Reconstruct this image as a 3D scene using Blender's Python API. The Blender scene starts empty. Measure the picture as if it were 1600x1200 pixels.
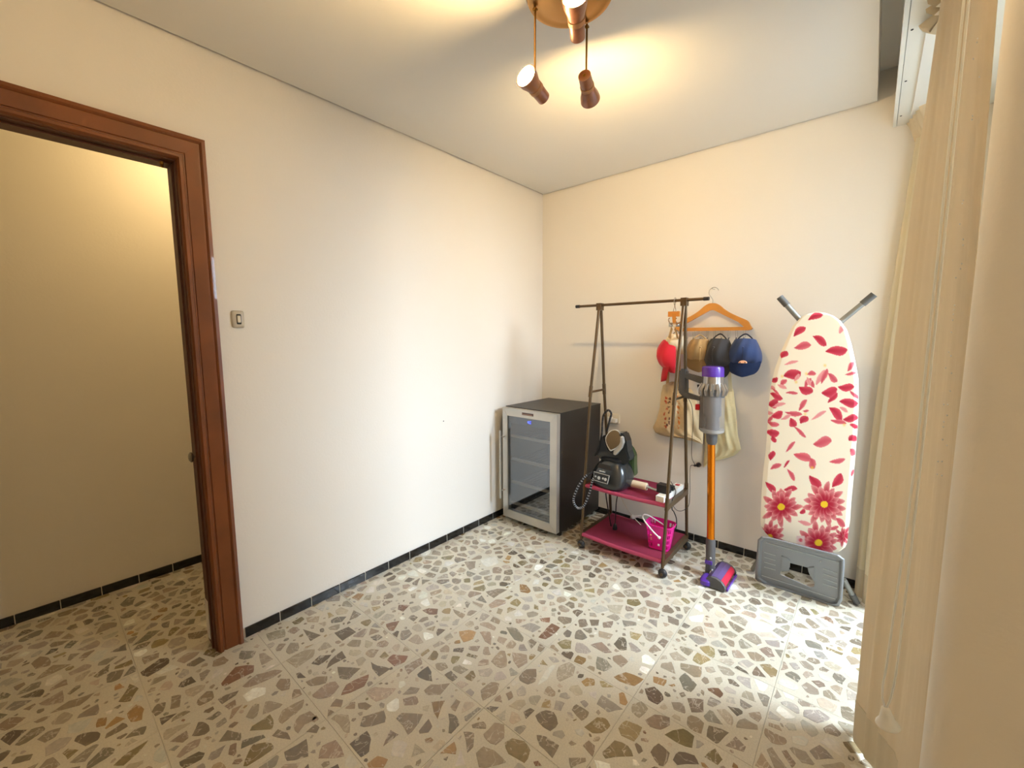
import bpy, bmesh, math, random
import numpy as np
from mathutils import Vector, Matrix, noise
PI = math.pi
C = bpy.context.scene.collection
rnd = random.Random(7)

# ---------------------------------------------------------------- camera, light, exposure
CAM = Vector((2.0868, -2.8260, 1.3548)); YAW, PITCH, ROLL, F = -0.7085, 0.1080, -0.0041, 652.745
_f = Vector((math.sin(YAW)*math.cos(PITCH), math.cos(YAW)*math.cos(PITCH), -math.sin(PITCH)))
_r = Vector((math.cos(YAW), -math.sin(YAW), 0)); _u = _r.cross(_f)
RT = math.cos(ROLL)*_r + math.sin(ROLL)*_u; UP = -math.sin(ROLL)*_r + math.cos(ROLL)*_u; FW = _f
cd = bpy.data.cameras.new('camera'); cam = bpy.data.objects.new('camera', cd); C.objects.link(cam)
cd.sensor_width = 36; cd.lens = F/1600*36; cd.clip_start = 0.02
cam.matrix_world = Matrix(((RT.x, UP.x, -FW.x, CAM.x), (RT.y, UP.y, -FW.y, CAM.y), (RT.z, UP.z, -FW.z, CAM.z), (0, 0, 0, 1)))
sc = bpy.context.scene; sc.camera = cam
sc.view_settings.view_transform = 'Standard'; sc.view_settings.look = 'None'; sc.view_settings.gamma = 1
sc.view_settings.use_curve_mapping = False; sc.view_settings.exposure = 0.32
W = bpy.data.worlds.new('world'); sc.world = W; W.use_nodes = True
W.node_tree.nodes['Background'].inputs[0].default_value = (0.62, 0.80, 1.0, 1)
W.node_tree.nodes['Background'].inputs[1].default_value = 2.0
def area(name, loc, target, sx, sy, power, col, spread=PI):
    d = bpy.data.lights.new(name, 'AREA'); d.shape = 'RECTANGLE'; d.size = sx; d.size_y = sy; d.energy = power; d.color = col; d.spread = spread
    o = bpy.data.objects.new(name, d); C.objects.link(o); o.location = loc
    o.rotation_euler = (Vector(target)-Vector(loc)).to_track_quat('-Z', 'Y').to_euler(); return o
area('daylight', (3.95, -0.22, 2.55), (0.4, -1.35, 0.2), 1.3, 1.5, 310, (0.72, 0.86, 1.0))
def point_light(name, loc, power, col, r=0.03):
    d = bpy.data.lights.new(name, 'POINT'); d.energy = power; d.color = col; d.shadow_soft_size = r
    o = bpy.data.objects.new(name, d); C.objects.link(o); o.location = loc; return o
point_light('hall_lamp', (-0.55, -2.12, 2.36), 7, (1.0, 0.72, 0.36), 0.05)
point_light('entry_fill', (2.75, -3.2, 2.3), 5.5, (1.0, 0.82, 0.60), 0.08)  # added fill light out of view, no fixture; brightens the pier

# ---------------------------------------------------------------- helpers
def at(x, y, ax, v):
    "the point where the sight line of photo pixel (x, y) meets the plane axis ax = v"
    x = float(x); y = float(y); v = float(v)
    d = FW + (x-800)/F*RT - (y-600)/F*UP
    t = (v-CAM[ax])/d[ax]
    return CAM + t*d
def mpp(p): return (Vector(p)-CAM).dot(FW)/F
def px(p):
    d = Vector(p)-CAM; z = d.dot(FW)
    return 800+F*d.dot(RT)/z, 600-F*d.dot(UP)/z
def lin(c):
    return tuple((v/255/12.92 if v/255 <= 0.04045 else ((v/255+0.055)/1.055)**2.4) for v in c)
MATS = {}
def mat(name, col, rough=0.5, metal=0.0, bump=0.0, bscale=60, var=0.0, vscale=8, emit=None, estr=0, spec=0.5, trans=0.0, alpha=1.0, coat=0, sheen=0):
    if name in MATS: return MATS[name]
    m = bpy.data.materials.new(name); m.use_nodes = True; nt = m.node_tree; b = nt.nodes['Principled BSDF']
    c = lin(col); b.inputs['Base Color'].default_value = (*c, 1)
    b.inputs['Roughness'].default_value = rough; b.inputs['Metallic'].default_value = metal
    b.inputs['Specular IOR Level'].default_value = spec; b.inputs['Transmission Weight'].default_value = trans
    b.inputs['Coat Weight'].default_value = coat; b.inputs['Sheen Weight'].default_value = sheen
    if alpha < 1: b.inputs['Alpha'].default_value = alpha
    tc = nt.nodes.new('ShaderNodeTexCoord')
    if var:
        n = nt.nodes.new('ShaderNodeTexNoise'); n.inputs['Scale'].default_value = vscale; n.inputs['Detail'].default_value = 5
        r = nt.nodes.new('ShaderNodeValToRGB')
        r.color_ramp.elements[0].position = 0.3; r.color_ramp.elements[1].position = 0.7
        r.color_ramp.elements[0].color = (*[v*(1-var) for v in c], 1); r.color_ramp.elements[1].color = (*[min(1, v*(1+var)) for v in c], 1)
        nt.links.new(tc.outputs['Object'], n.inputs['Vector']); nt.links.new(n.outputs['Fac'], r.inputs['Fac']); nt.links.new(r.outputs['Color'], b.inputs['Base Color'])
    if bump:
        n = nt.nodes.new('ShaderNodeTexNoise'); n.inputs['Scale'].default_value = bscale; n.inputs['Detail'].default_value = 3
        bp = nt.nodes.new('ShaderNodeBump'); bp.inputs['Strength'].default_value = bump; bp.inputs['Distance'].default_value = 0.002
        nt.links.new(tc.outputs['Object'], n.inputs['Vector']); nt.links.new(n.outputs['Fac'], bp.inputs['Height']); nt.links.new(bp.outputs['Normal'], b.inputs['Normal'])
    if emit:
        b.inputs['Emission Color'].default_value = (*emit, 1); b.inputs['Emission Strength'].default_value = estr
    MATS[name] = m; return m
def attrmat(name, rough, sheen=0, bump=0.0, var=0.0, vscale=40, spec=0.5):
    "base colour from the print / stone colour stored on the mesh"
    m = bpy.data.materials.new(name); m.use_nodes = True; nt = m.node_tree; b = nt.nodes['Principled BSDF']
    a = nt.nodes.new('ShaderNodeAttribute'); a.attribute_name = 'Col'; src = a.outputs['Color']
    tc = nt.nodes.new('ShaderNodeTexCoord')
    if var:
        n = nt.nodes.new('ShaderNodeTexNoise'); n.inputs['Scale'].default_value = vscale; n.inputs['Detail'].default_value = 6; n.inputs['Distortion'].default_value = 1.2
        mr = nt.nodes.new('ShaderNodeMapRange'); mr.inputs[1].default_value = 0.3; mr.inputs[2].default_value = 0.75; mr.inputs[3].default_value = 1-var; mr.inputs[4].default_value = 1+var
        vm = nt.nodes.new('ShaderNodeVectorMath'); vm.operation = 'SCALE'
        nt.links.new(tc.outputs['Object'], n.inputs['Vector']); nt.links.new(n.outputs['Fac'], mr.inputs[0]); nt.links.new(src, vm.inputs[0]); nt.links.new(mr.outputs[0], vm.inputs['Scale']); src = vm.outputs[0]
    if name == 'marble':      # pale calcite veins through the stones
        n2 = nt.nodes.new('ShaderNodeTexNoise'); n2.inputs['Scale'].default_value = 16; n2.inputs['Detail'].default_value = 4; n2.inputs['Distortion'].default_value = .8
        ob = nt.nodes.new('ShaderNodeObjectInfo'); add = nt.nodes.new('ShaderNodeVectorMath'); add.operation = 'ADD'
        nt.links.new(tc.outputs['Object'], add.inputs[0]); nt.links.new(ob.outputs['Location'], add.inputs[1]); nt.links.new(add.outputs[0], n2.inputs['Vector'])
        s1 = nt.nodes.new('ShaderNodeMath'); s1.operation = 'SUBTRACT'; s1.inputs[1].default_value = .5; ab = nt.nodes.new('ShaderNodeMath'); ab.operation = 'ABSOLUTE'
        m3 = nt.nodes.new('ShaderNodeMapRange'); m3.inputs[1].default_value = .004; m3.inputs[2].default_value = .016; m3.inputs[3].default_value = .55; m3.inputs[4].default_value = 0
        nt.links.new(n2.outputs['Fac'], s1.inputs[0]); nt.links.new(s1.outputs[0], ab.inputs[0]); nt.links.new(ab.outputs[0], m3.inputs[0])
        mxx = nt.nodes.new('ShaderNodeMix'); mxx.data_type = 'RGBA'; mxx.inputs['B'].default_value = (*lin((226, 216, 198)), 1)
        nt.links.new(m3.outputs[0], mxx.inputs['Factor']); nt.links.new(src, mxx.inputs['A']); src = mxx.outputs['Result']
    nt.links.new(src, b.inputs['Base Color']); b.inputs['Roughness'].default_value = rough; b.inputs['Sheen Weight'].default_value = sheen; b.inputs['Specular IOR Level'].default_value = spec
    if bump:
        n = nt.nodes.new('ShaderNodeTexNoise'); n.inputs['Scale'].default_value = 25
        bp = nt.nodes.new('ShaderNodeBump'); bp.inputs['Strength'].default_value = bump; bp.inputs['Distance'].default_value = 0.01
        nt.links.new(tc.outputs['Object'], n.inputs['Vector']); nt.links.new(n.outputs['Fac'], bp.inputs['Height']); nt.links.new(bp.outputs['Normal'], b.inputs['Normal'])
    MATS[name] = m; return m
ORG = {}
def obj(name, bm, m, parent=None, smooth=False, kind=None, label=None, cat=None, group=None, bevel=0):
    if bevel: bmesh.ops.bevel(bm, geom=[e for e in bm.edges if e.is_manifold and e.calc_face_angle(0) > 0.5], offset=bevel, segments=2, affect='EDGES', clamp_overlap=True)
    if parent is not None: bmesh.ops.translate(bm, verts=bm.verts, vec=-ORG.get(parent.name, Vector()))
    me = bpy.data.meshes.new(name); bm.normal_update()
    if smooth:
        for f in bm.faces: f.smooth = True
        for e in bm.edges:
            if e.is_manifold and e.calc_face_angle(0) > 0.7: e.smooth = False
    bm.to_mesh(me); bm.free(); me.materials.append(m)
    o = bpy.data.objects.new(name, me); C.objects.link(o)
    if parent is not None: o.parent = parent; ORG[o.name] = ORG.get(parent.name, Vector())
    if kind: o['kind'] = kind
    if label: o['label'] = label
    if cat: o['category'] = cat
    if group: o['group'] = group
    return o
def thing(name, label, cat, loc, group=None):
    o = bpy.data.objects.new(name, None); C.objects.link(o); o.location = loc; o.empty_display_size = 0.05
    o['label'] = label; o['category'] = cat
    if group: o['group'] = group
    ORG[o.name] = Vector(loc); return o
def NB(): return bmesh.new()
def box(bm, a, b, M=None):
    a = Vector(a); b = Vector(b)
    vs = [bm.verts.new((x, y, z)) for z in (a.z, b.z) for y in (a.y, b.y) for x in (a.x, b.x)]
    fs = [(0, 2, 3, 1), (4, 5, 7, 6), (0, 1, 5, 4), (1, 3, 7, 5), (3, 2, 6, 7), (2, 0, 4, 6)]
    for f in fs: bm.faces.new([vs[i] for i in f])
    if M:
        for v in vs: v.co = M @ v.co
    return bm
def tube(bm, pts, r, n=8, cap=True, closed=False):
    pts = [Vector(p) for p in pts]; L = len(pts); rings = []
    rr = r if isinstance(r, (list, tuple)) else [r]*L
    prev = None
    for i, p in enumerate(pts):
        if closed: t = (pts[(i+1) % L]-pts[i-1]).normalized()
        else: t = (pts[min(i+1, L-1)]-pts[max(i-1, 0)]).normalized()
        if prev is None:
            a = Vector((0, 0, 1)) if abs(t.z) < 0.9 else Vector((1, 0, 0)); prev = (a-t*a.dot(t)).normalized()
        else: prev = (prev-t*prev.dot(t)).normalized()
        q = t.cross(prev)
        rings.append([bm.verts.new(p+rr[i]*(math.cos(2*PI*k/n)*prev+math.sin(2*PI*k/n)*q)) for k in range(n)])
    for i in range(L if closed else L-1):
        A = rings[i]; B = rings[(i+1) % L]
        for k in range(n): bm.faces.new((A[k], A[(k+1) % n], B[(k+1) % n], B[k]))
    if cap and not closed: bm.faces.new(rings[0][::-1]); bm.faces.new(rings[-1])
    return bm
def curve(pts, n=8):
    "Catmull-Rom through the points"
    P = [Vector(p) for p in pts]; P = [2*P[0]-P[1]]+P+[2*P[-1]-P[-2]]; out = []
    for i in range(1, len(P)-2):
        for k in range(n):
            t = k/n; a, b, c, d = P[i-1:i+3]
            out.append(0.5*((2*b)+(c-a)*t+(2*a-5*b+4*c-d)*t*t+(3*b-a-3*c+d)*t**3))
    out.append(P[-2]); return out
def lathe(bm, prof, axis0, axis1, n=20, cap=True):
    "prof = [(t along axis in metres, radius)]"
    o = Vector(axis0); t = (Vector(axis1)-o).normalized()
    a = Vector((0, 0, 1)) if abs(t.z) < 0.9 else Vector((1, 0, 0)); u = (a-t*a.dot(t)).normalized(); w = t.cross(u); rings = []
    for (h, r) in prof: rings.append([bm.verts.new(o+t*h+max(r, 1e-4)*(math.cos(2*PI*k/n)*u+math.sin(2*PI*k/n)*w)) for k in range(n)])
    for A, B in zip(rings, rings[1:]):
        for k in range(n): bm.faces.new((A[k], A[(k+1) % n], B[(k+1) % n], B[k]))
    if cap: bm.faces.new(rings[0][::-1]); bm.faces.new(rings[-1])
    return bm
def prism(bm, poly, dirv):
    "closed polygon (3-D points) extruded along dirv"
    A = [bm.verts.new(p) for p in poly]; B = [bm.verts.new(Vector(p)+Vector(dirv)) for p in poly]; n = len(A)
    bm.faces.new(A); bm.faces.new(B[::-1])
    for i in range(n): bm.faces.new((A[i], B[i], B[(i+1) % n], A[(i+1) % n]))
    bmesh.ops.recalc_face_normals(bm, faces=bm.faces); return bm
def ball(bm, c, r, n=12, sq=(1, 1, 1)):
    g = bmesh.ops.create_uvsphere(bm, u_segments=n, v_segments=max(6, n//2), radius=1)
    for v in g['verts']: v.co = Vector(c)+Vector((v.co.x*r*sq[0], v.co.y*r*sq[1], v.co.z*r*sq[2]))
    return bm
def loft(bm, rings, cap=True, closed=True):
    R = [[bm.verts.new(p) for p in ring] for ring in rings]; n = len(R[0])
    for A, B in zip(R, R[1:]):
        for k in range(n if closed else n-1): bm.faces.new((A[k], A[(k+1) % n], B[(k+1) % n], B[k]))
    if cap and closed: bm.faces.new(R[0][::-1]); bm.faces.new(R[-1])
    bmesh.ops.recalc_face_normals(bm, faces=bm.faces); return bm
def text_mesh(name, txt, size, origin, right, up, m, parent, depth=0.0008):
    cu = bpy.data.curves.new(name, 'FONT'); cu.body = txt; cu.size = size; cu.extrude = depth; cu.align_x = 'CENTER'; cu.align_y = 'CENTER'
    t = bpy.data.objects.new('tmp', cu); C.objects.link(t)
    me = bpy.data.meshes.new_from_object(t.evaluated_get(bpy.context.evaluated_depsgraph_get())); bpy.data.objects.remove(t)
    r = Vector(right).normalized(); u = Vector(up).normalized(); nn = r.cross(u)
    M = Matrix(((r.x, u.x, nn.x, origin[0]), (r.y, u.y, nn.y, origin[1]), (r.z, u.z, nn.z, origin[2]), (0, 0, 0, 1)))
    bm = NB(); bm.from_mesh(me); bmesh.ops.transform(bm, matrix=M, verts=bm.verts); return obj(name, bm, m, parent)

# ---------------------------------------------------------------- materials
M_wall = mat('wall_paint', (238, 233, 224), 0.75, bump=0.25, bscale=90, spec=0.3)
M_hall = mat('hall_paint', (236, 229, 214), 0.75, bump=0.25, bscale=90, spec=0.3)
M_ceil = mat('ceiling_paint', (232, 229, 222), 0.85, spec=0.2)
M_white = mat('white_lacquer', (240, 238, 230), 0.4)
M_grout = mat('pale_grout', (214, 208, 194), 0.8)
M_black = mat('black_glaze', (26, 24, 23), 0.16, var=0.3, vscale=20)
M_wood = mat('door_wood', (120, 66, 27), 0.42, var=0.22, vscale=5, coat=0.2)
M_woodd = mat('dark_door_wood', (84, 42, 18), 0.5, var=0.2, vscale=6)

# ---------------------------------------------------------------- the shell
H = 2.50
def S(name, boxes, m, parent=None, bevel=0, kind='structure'):
    bm = NB()
    for a, b in boxes: box(bm, a, b)
    return obj(name, bm, m, parent, kind=kind if parent is None else None, bevel=bevel)
S('wall_left', [((-.10, -2.37, 0), (0, .0, 2.7)), ((-.10, -4.3, 0), (0, -3.13, 2.7)), ((-.10, -3.13, 2.06), (0, -2.37, 2.7))], M_wall)
S('wall_back', [((-1.1, 0, 0), (2.55, .12, 2.7))], M_wall)
S('wall_front', [((-1.1, -4.42, 0), (3.42, -4.3, 2.7))], M_wall)
S('wall_hall', [((-1.07, -4.3, 0), (-.951, 0, 2.7))], M_hall)
PP = [(2.218+.03*math.cos(a), -1.970+.03*math.sin(a)) for a in [-PI/2-PI*.62*k/8 for k in range(9)]]+[(2.26, -1.88), (3.3, -1.88), (3.3, -2.0)]
obj('wall_right', prism(NB(), [Vector((x, y, 0)) for x, y in PP], (0, 0, 2.7)), M_wall, kind='structure', smooth=True)
S('wall_entry', [((3.3, -4.3, 0), (3.42, -1.88, 2.7))], M_wall)
WY0, WY1, WZ0, WZ1 = -1.42, -.12, .03, 2.26
S('wall_window', [((2.42, -1.88, 0), (2.54, WY0, 2.7)), ((2.42, WY1, 0), (2.54, 0, 2.7)), ((2.42, WY0, WZ1), (2.54, WY1, 2.7)), ((2.42, WY0, 0), (2.54, WY1, WZ0))], M_wall)
S('ceiling', [((.016, -4.28, H), (2.03, -.014, H+.03))], M_ceil)
S('ceiling.001', [((-1.1, -4.42, 2.64), (3.42, .12, 2.72))], M_ceil)
S('ceiling.002', [((2.2, -4.28, H), (3.28, -2.02, H+.03))], M_ceil)
S('ceiling.003', [((-.95, -4.3, H), (-.1, 0, H+.03))], M_ceil)
S('trim_1', [((2.0, -4.3, H+.03), (2.03, 0, 2.64))], M_ceil)   # upstand of the dropped ceiling
# window: frame, two sashes, panes
win = thing('window_1', 'x', 'x', (2.48, WY0, WZ0)); del win['label'], win['category']; win['kind'] = 'structure'
bm = NB()
for a, b in (((2.45, WY0, WZ0), (2.51, WY0+.05, WZ1)), ((2.45, WY1-.05, WZ0), (2.51, WY1, WZ1)), ((2.45, WY0+.05, WZ0), (2.51, WY1-.05, WZ0+.05)), ((2.45, WY0+.05, WZ1-.05), (2.51, WY1-.05, WZ1))): box(bm, a, b)
obj('window_frame', bm, M_white, win)
M_glass = bpy.data.materials.new('clear_glass'); M_glass.use_nodes = True
nt = M_glass.node_tree; nt.nodes.clear(); oo = nt.nodes.new('ShaderNodeOutputMaterial'); mx = nt.nodes.new('ShaderNodeMixShader'); tr = nt.nodes.new('ShaderNodeBsdfTransparent'); gl = nt.nodes.new('ShaderNodeBsdfGlossy'); gl.inputs['Roughness'].default_value = 0.02
mx.inputs[0].default_value = 0.06; nt.links.new(tr.outputs[0], mx.inputs[1]); nt.links.new(gl.outputs[0], mx.inputs[2]); nt.links.new(mx.outputs[0], oo.inputs[0])
ym = (WY0+WY1)/2
for y0, y1 in ((WY0+.05, ym+.02), (ym+.02, WY1-.05)):
    bm = NB()
    for a, b in (((2.46, y0, WZ0+.05), (2.50, y0+.05, WZ1-.05)), ((2.46, y1-.05, WZ0+.05), (2.50, y1, WZ1-.05)), ((2.46, y0+.05, WZ0+.05), (2.50, y1-.05, WZ0+.11)), ((2.46, y0+.05, WZ1-.11), (2.50, y1-.05, WZ1-.05))): box(bm, a, b)
    sh = obj('sash', bm, M_white, win)
    bm = NB(); box(bm, (2.478, y0+.05, WZ0+.11), (2.482, y1-.05, WZ1-.11)); obj('pane', bm, M_glass, sh)

# skirting: black glazed tiles 15 cm long in pale grout
def skirting(name, p0, dx, dy, nx, ny, n, off, first=0.15):
    bm = NB(); L = off+n*0.15
    a = Vector(p0); b = a+Vector((dx*L, dy*L, 0))
    lo = Vector((min(a.x, b.x, a.x+nx*.006, b.x+nx*.006), min(a.y, b.y, a.y+ny*.006, b.y+ny*.006), 0)); hi = Vector((max(a.x, b.x, a.x+nx*.006, b.x+nx*.006), max(a.y, b.y, a.y+ny*.006, b.y+ny*.006), .047))
    box(bm, lo, hi); base = obj(name, bm, M_grout, kind='structure')
    proto = None
    for i in range(n+1):
        s0 = off+(i-1)*0.15+.0018; s1 = off+i*0.15-.0018
        if s0 < 0: s0 = 0
        if s1-s0 < .01: continue
        if proto is None or i <= 1:
            bm = NB(); w = s1-s0
            q0 = Vector((0, 0, .0015)); q1 = Vector((dx*w, dy*w, .048)); t = Vector((nx*.0085, ny*.0085, 0))
            A = Vector((min(q0.x, q1.x, t.x), min(q0.y, q1.y, t.y), .0015)); B = Vector((max(q0.x, q1.x, t.x), max(q0.y, q1.y, t.y), .048))
            if dx: A.y, B.y = min(0, t.y), max(0, t.y)
            else: A.x, B.x = min(0, t.x), max(0, t.x)
            box(bm, A, B); bmesh.ops.bevel(bm, geom=bm.edges[:], offset=.0012, segments=1, affect='EDGES')
            me = bpy.data.meshes.new('skirting_tile'); bm.to_mesh(me); bm.free(); me.materials.append(M_black)
            if i > 0: proto = me
        else: me = proto
        o = bpy.data.objects.new('skirting_tile', me); C.objects.link(o); o.parent = base
        o.location = (p0[0]+dx*s0, p0[1]+dy*s0, 0); o.rotation_euler = (rnd.uniform(-.004, .004)*abs(dx), rnd.uniform(-.004, .004)*abs(dy), 0)
    return base
skirting('baseboard_left', (0, -.009, 0), 0, -1, 1, 0, 15, .017)
skirting('baseboard_back', (0, 0, 0), 1, 0, 0, -1, 15, .07)
skirting('baseboard_hall', (-.951, 0, 0), 0, -1, 1, 0, 28, .11)

# ---------------------------------------------------------------- terrazzo floor
M_bed = mat('terrazzo_bed', (204, 197, 178), 0.3, var=0.10, vscale=180, spec=0.5)
M_joint = mat('joint_cement', (168, 160, 142), 0.7)
M_chip = attrmat('marble', 0.16, var=0.16, vscale=45)
bm = NB(); box(bm, (-1.1, -4.42, -.08), (3.42, .12, -.0025)); floor = obj('floor', bm, M_joint, kind='structure')
tmesh = {}
for i in range(-5, 9):
    for j in range(-11, 1):
        x0, x1 = .29+.4*(i-1), .29+.4*i; y0, y1 = -.23+.4*j, -.23+.4*(j+1)
        x0, x1 = max(x0, -.95), min(x1, 3.29); y0, y1 = max(y0, -4.29), min(y1, -.001)
        if x1-x0 < .03 or y1-y0 < .03: continue
        if x1 > 2.46 and y1 > -2.0: continue
        k = (round(x1-x0, 4), round(y1-y0, 4))
        if k not in tmesh:
            bm = NB(); box(bm, (.0006, .0006, -.0024), (k[0]-.0006, k[1]-.0006, 0)); me = bpy.data.meshes.new('floor_tile'); bm.to_mesh(me); bm.free(); me.materials.append(M_bed); tmesh[k] = me
        o = bpy.data.objects.new('floor_tile', tmesh[k]); C.objects.link(o); o.parent = floor; o.location = (x0, y0, rnd.uniform(-.0002, .0001))
CH = {  # stones that stand out in the photograph: crop origin, scale, then outlines; first letter is the stone's kind
(700, 900): "o447,50 490,55 520,95 500,110 450,100;t232,98 310,78 375,85 285,140;b570,265 640,258 635,292 585,285;b560,385 600,345 650,292 705,320 650,375 610,398;t690,250 775,262 770,295 725,305 685,275;g360,318 430,325 475,385 465,415 415,400;v445,315 510,290 585,320 530,355;o65,345 130,335 180,350 160,395 95,418;t195,348 265,345 270,435 230,410;d1032,425 1070,378 1110,385 1120,465 1070,465;t1030,500 1080,490 1130,535 1085,575 1030,530;o1030,630 1110,598 1230,645 1170,692 1070,660;t440,630 490,580 555,578 550,660 500,682 445,655;l675,640 690,560 760,535 800,565 785,625 700,665;t200,715 270,660 325,670 300,740 215,785;t400,475 495,490 500,545 440,580 405,530;t265,535 325,465 358,465 370,565 330,580;d540,870 610,835 665,850 692,925 640,975 590,945;t770,835 800,798 885,850 870,885 835,908;k845,945 930,880 985,885 1020,935 960,985 900,985;k1060,950 1110,898 1220,945 1165,1040 1080,1000;d1225,700 1290,688 1340,735 1350,775 1310,808 1250,775;t1225,900 1290,862 1390,880 1390,935 1330,965 1260,945;l1150,800 1210,780 1255,830 1195,892 1145,850;d1490,760 1600,770 1600,855 1520,855;k1345,990 1470,950 1545,1000 1530,1080 1430,1045;d1260,1100 1315,1040 1390,1105 1350,1195 1320,1190;k960,1100 1040,1022 1130,1060 1165,1130 980,1145;t215,990 290,912 355,925 355,1010 300,1060 240,1030;k350,1040 400,1010 480,1030 520,1090 480,1175 375,1115;t550,990 610,1000 700,1060 655,1145 570,1060;t95,970 165,978 160,1070 120,1110;t170,1105 220,1060 290,1085 370,1165 250,1200 190,1200;d0,855 50,870 75,930 20,990 0,985;d1400,1150 1440,1095 1545,1120 1575,1180 1430,1185;t840,1060 880,1025 920,1060 905,1135;g985,255 1040,232 1080,265 1050,285;g1370,245 1445,275 1440,315 1375,290;g1085,275 1180,290 1180,310 1100,320;t965,290 1035,280 1020,325 970,325;t940,340 1035,365 1010,400 940,380;t1450,540 1590,568 1580,635 1540,635 1450,580;g1440,640 1480,600 1560,680 1520,730 1470,710;t250,180 300,145 365,150 360,175 265,205;l1355,110 1455,85 1460,130 1380,135;k1135,345 1215,365 1185,405 1140,385;w555,690 590,625 640,560 680,550 640,610 620,650;w1500,255 1600,240 1590,290 1520,285;g930,500 990,520 1030,570 975,600 925,580;t885,430 960,410 1030,480 980,485;v925,800 960,740 1100,835 1000,855;l990,180 1100,180 1080,240 1010,225;v885,200 950,180 1020,215 930,235;o1280,625 1370,650 1350,690 1280,665",
(340, 1000): "b15,275 110,165 235,155 230,200 40,295;t145,295 240,215 360,182 415,190 350,235 190,300;w150,350 220,300 305,295 300,340 185,390;t360,285 390,240 455,240 450,310 400,320;l258,85 295,78 350,120 275,160;g130,115 145,65 245,65 220,110 165,125;l420,130 545,60 612,55 600,105 490,180;d580,150 640,95 715,90 690,120 630,160;d675,185 700,130 780,65 808,110;t745,165 900,175 820,250 760,240;d955,135 1000,160 1085,180 1010,232 965,180;b1055,125 1095,88 1195,98 1170,140 1105,168;t1165,165 1270,108 1282,150 1190,220;d1243,215 1315,160 1340,200 1345,262 1265,240;t1285,315 1330,275 1460,268 1395,345 1310,348;l920,325 980,290 1125,300 1060,365 990,390;b765,350 800,280 950,210 920,290;t585,345 680,270 740,255 765,290 700,360 620,370;t545,262 620,228 690,225 680,270 580,290;d490,210 515,200 555,235 500,240;t375,500 400,440 545,365 535,420 400,530;t470,540 510,470 580,440 630,485 545,530 500,590;t550,575 610,525 640,545 620,585;t790,430 830,390 862,385 860,430;t875,395 925,388 968,410 935,440 880,430;t885,540 905,478 1045,435 1052,515 910,548;l705,490 740,462 820,465 828,585 790,575 760,530;t1110,490 1150,452 1290,460 1215,580 1190,600;o1335,385 1425,375 1375,500 1350,455;t1400,490 1450,452 1515,500 1510,550 1450,595;d1255,570 1320,488 1345,540 1320,580 1260,588;d818,650 935,562 962,620 950,700 895,740;k195,570 210,540 330,460 355,520 345,560;g140,685 150,630 290,590 305,608 220,650;t335,600 375,555 440,580 460,625;k190,700 220,650 340,640 355,680 180,795 155,795;g410,700 560,612 572,730 430,760;t625,745 650,660 740,620 800,730;o930,775 1000,722 1070,745 1040,800 940,800;g0,640 60,560 150,580 145,630;t70,500 90,430 160,400 90,490;o1385,710 1480,632 1495,680 1490,715;t1030,670 1080,560 1135,590",
(0, 900): "d870,605 1000,515 1055,510 1060,545 920,635;t190,550 250,500 310,510 315,560 220,585;t205,660 330,555 455,548 330,610;t300,865 430,780 600,725 500,810;t235,800 395,710 400,790 290,812;t590,370 640,295 735,290 730,315;g820,440 930,345 1010,335 920,405;t260,400 320,345 410,345 370,380;k735,790 810,670 870,700 815,785;o790,860 850,800 905,830 890,900 815,915;o600,950 610,890 670,880 660,935;t775,1020 840,960 920,935 900,990;k700,1190 800,1100 935,1020 880,1090 770,1190;t65,1180 100,1130 210,1110 190,1150;t945,850 980,800 1040,785 1020,850 970,880;d995,890 1110,855 1010,935;t1070,750 1135,740 1125,820 1060,835;g930,690 960,640 1045,620 1040,640;t885,510 1000,475 995,510 900,555;g745,180 800,130 855,130 830,180 780,195;t1180,160 1260,118 1230,180;g685,478 790,420 795,465;d580,630 690,545 680,600 610,640;t1170,360 1335,335 1250,390 1180,395",
(400, 850): "b890,380 965,380 920,425 885,410;b1035,415 1080,400 1140,405 1135,440 1080,442;b810,500 900,478 860,545 830,540;t580,480 610,410 665,440;d485,555 580,515 630,550 540,608;d290,530 410,570 340,610;w1395,100 1500,75 1520,120 1440,145;t1300,110 1375,105 1370,150 1335,165;t1230,405 1310,440 1290,468 1240,430;t1450,400 1490,350 1565,350 1545,375;l60,560 180,530 185,580 80,608;t310,460 400,450 390,490 320,490"}
KC = {'t': (156, 141, 121), 'g': (145, 136, 120), 'd': (120, 108, 92), 'b': (140, 107, 86), 'o': (166, 134, 92), 'w': (232, 228, 214), 'l': (180, 168, 148), 'k': (150, 134, 98), 'v': (172, 164, 152)}
GX0, GY0, GS = -1.0, -3.6, .004
occ = np.zeros((900, 860), bool)      # y, x
for k in range(-4, 9):
    xx = .29+.4*k; i = int((xx-GX0)/GS)
    if 1 < i < 859: occ[:, i-1:i+1] = True
for k in range(-9, 1):
    yy = -.23+.4*k; i = int((yy-GY0)/GS)
    if 1 < i < 899: occ[i-1:i+1, :] = True
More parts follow.
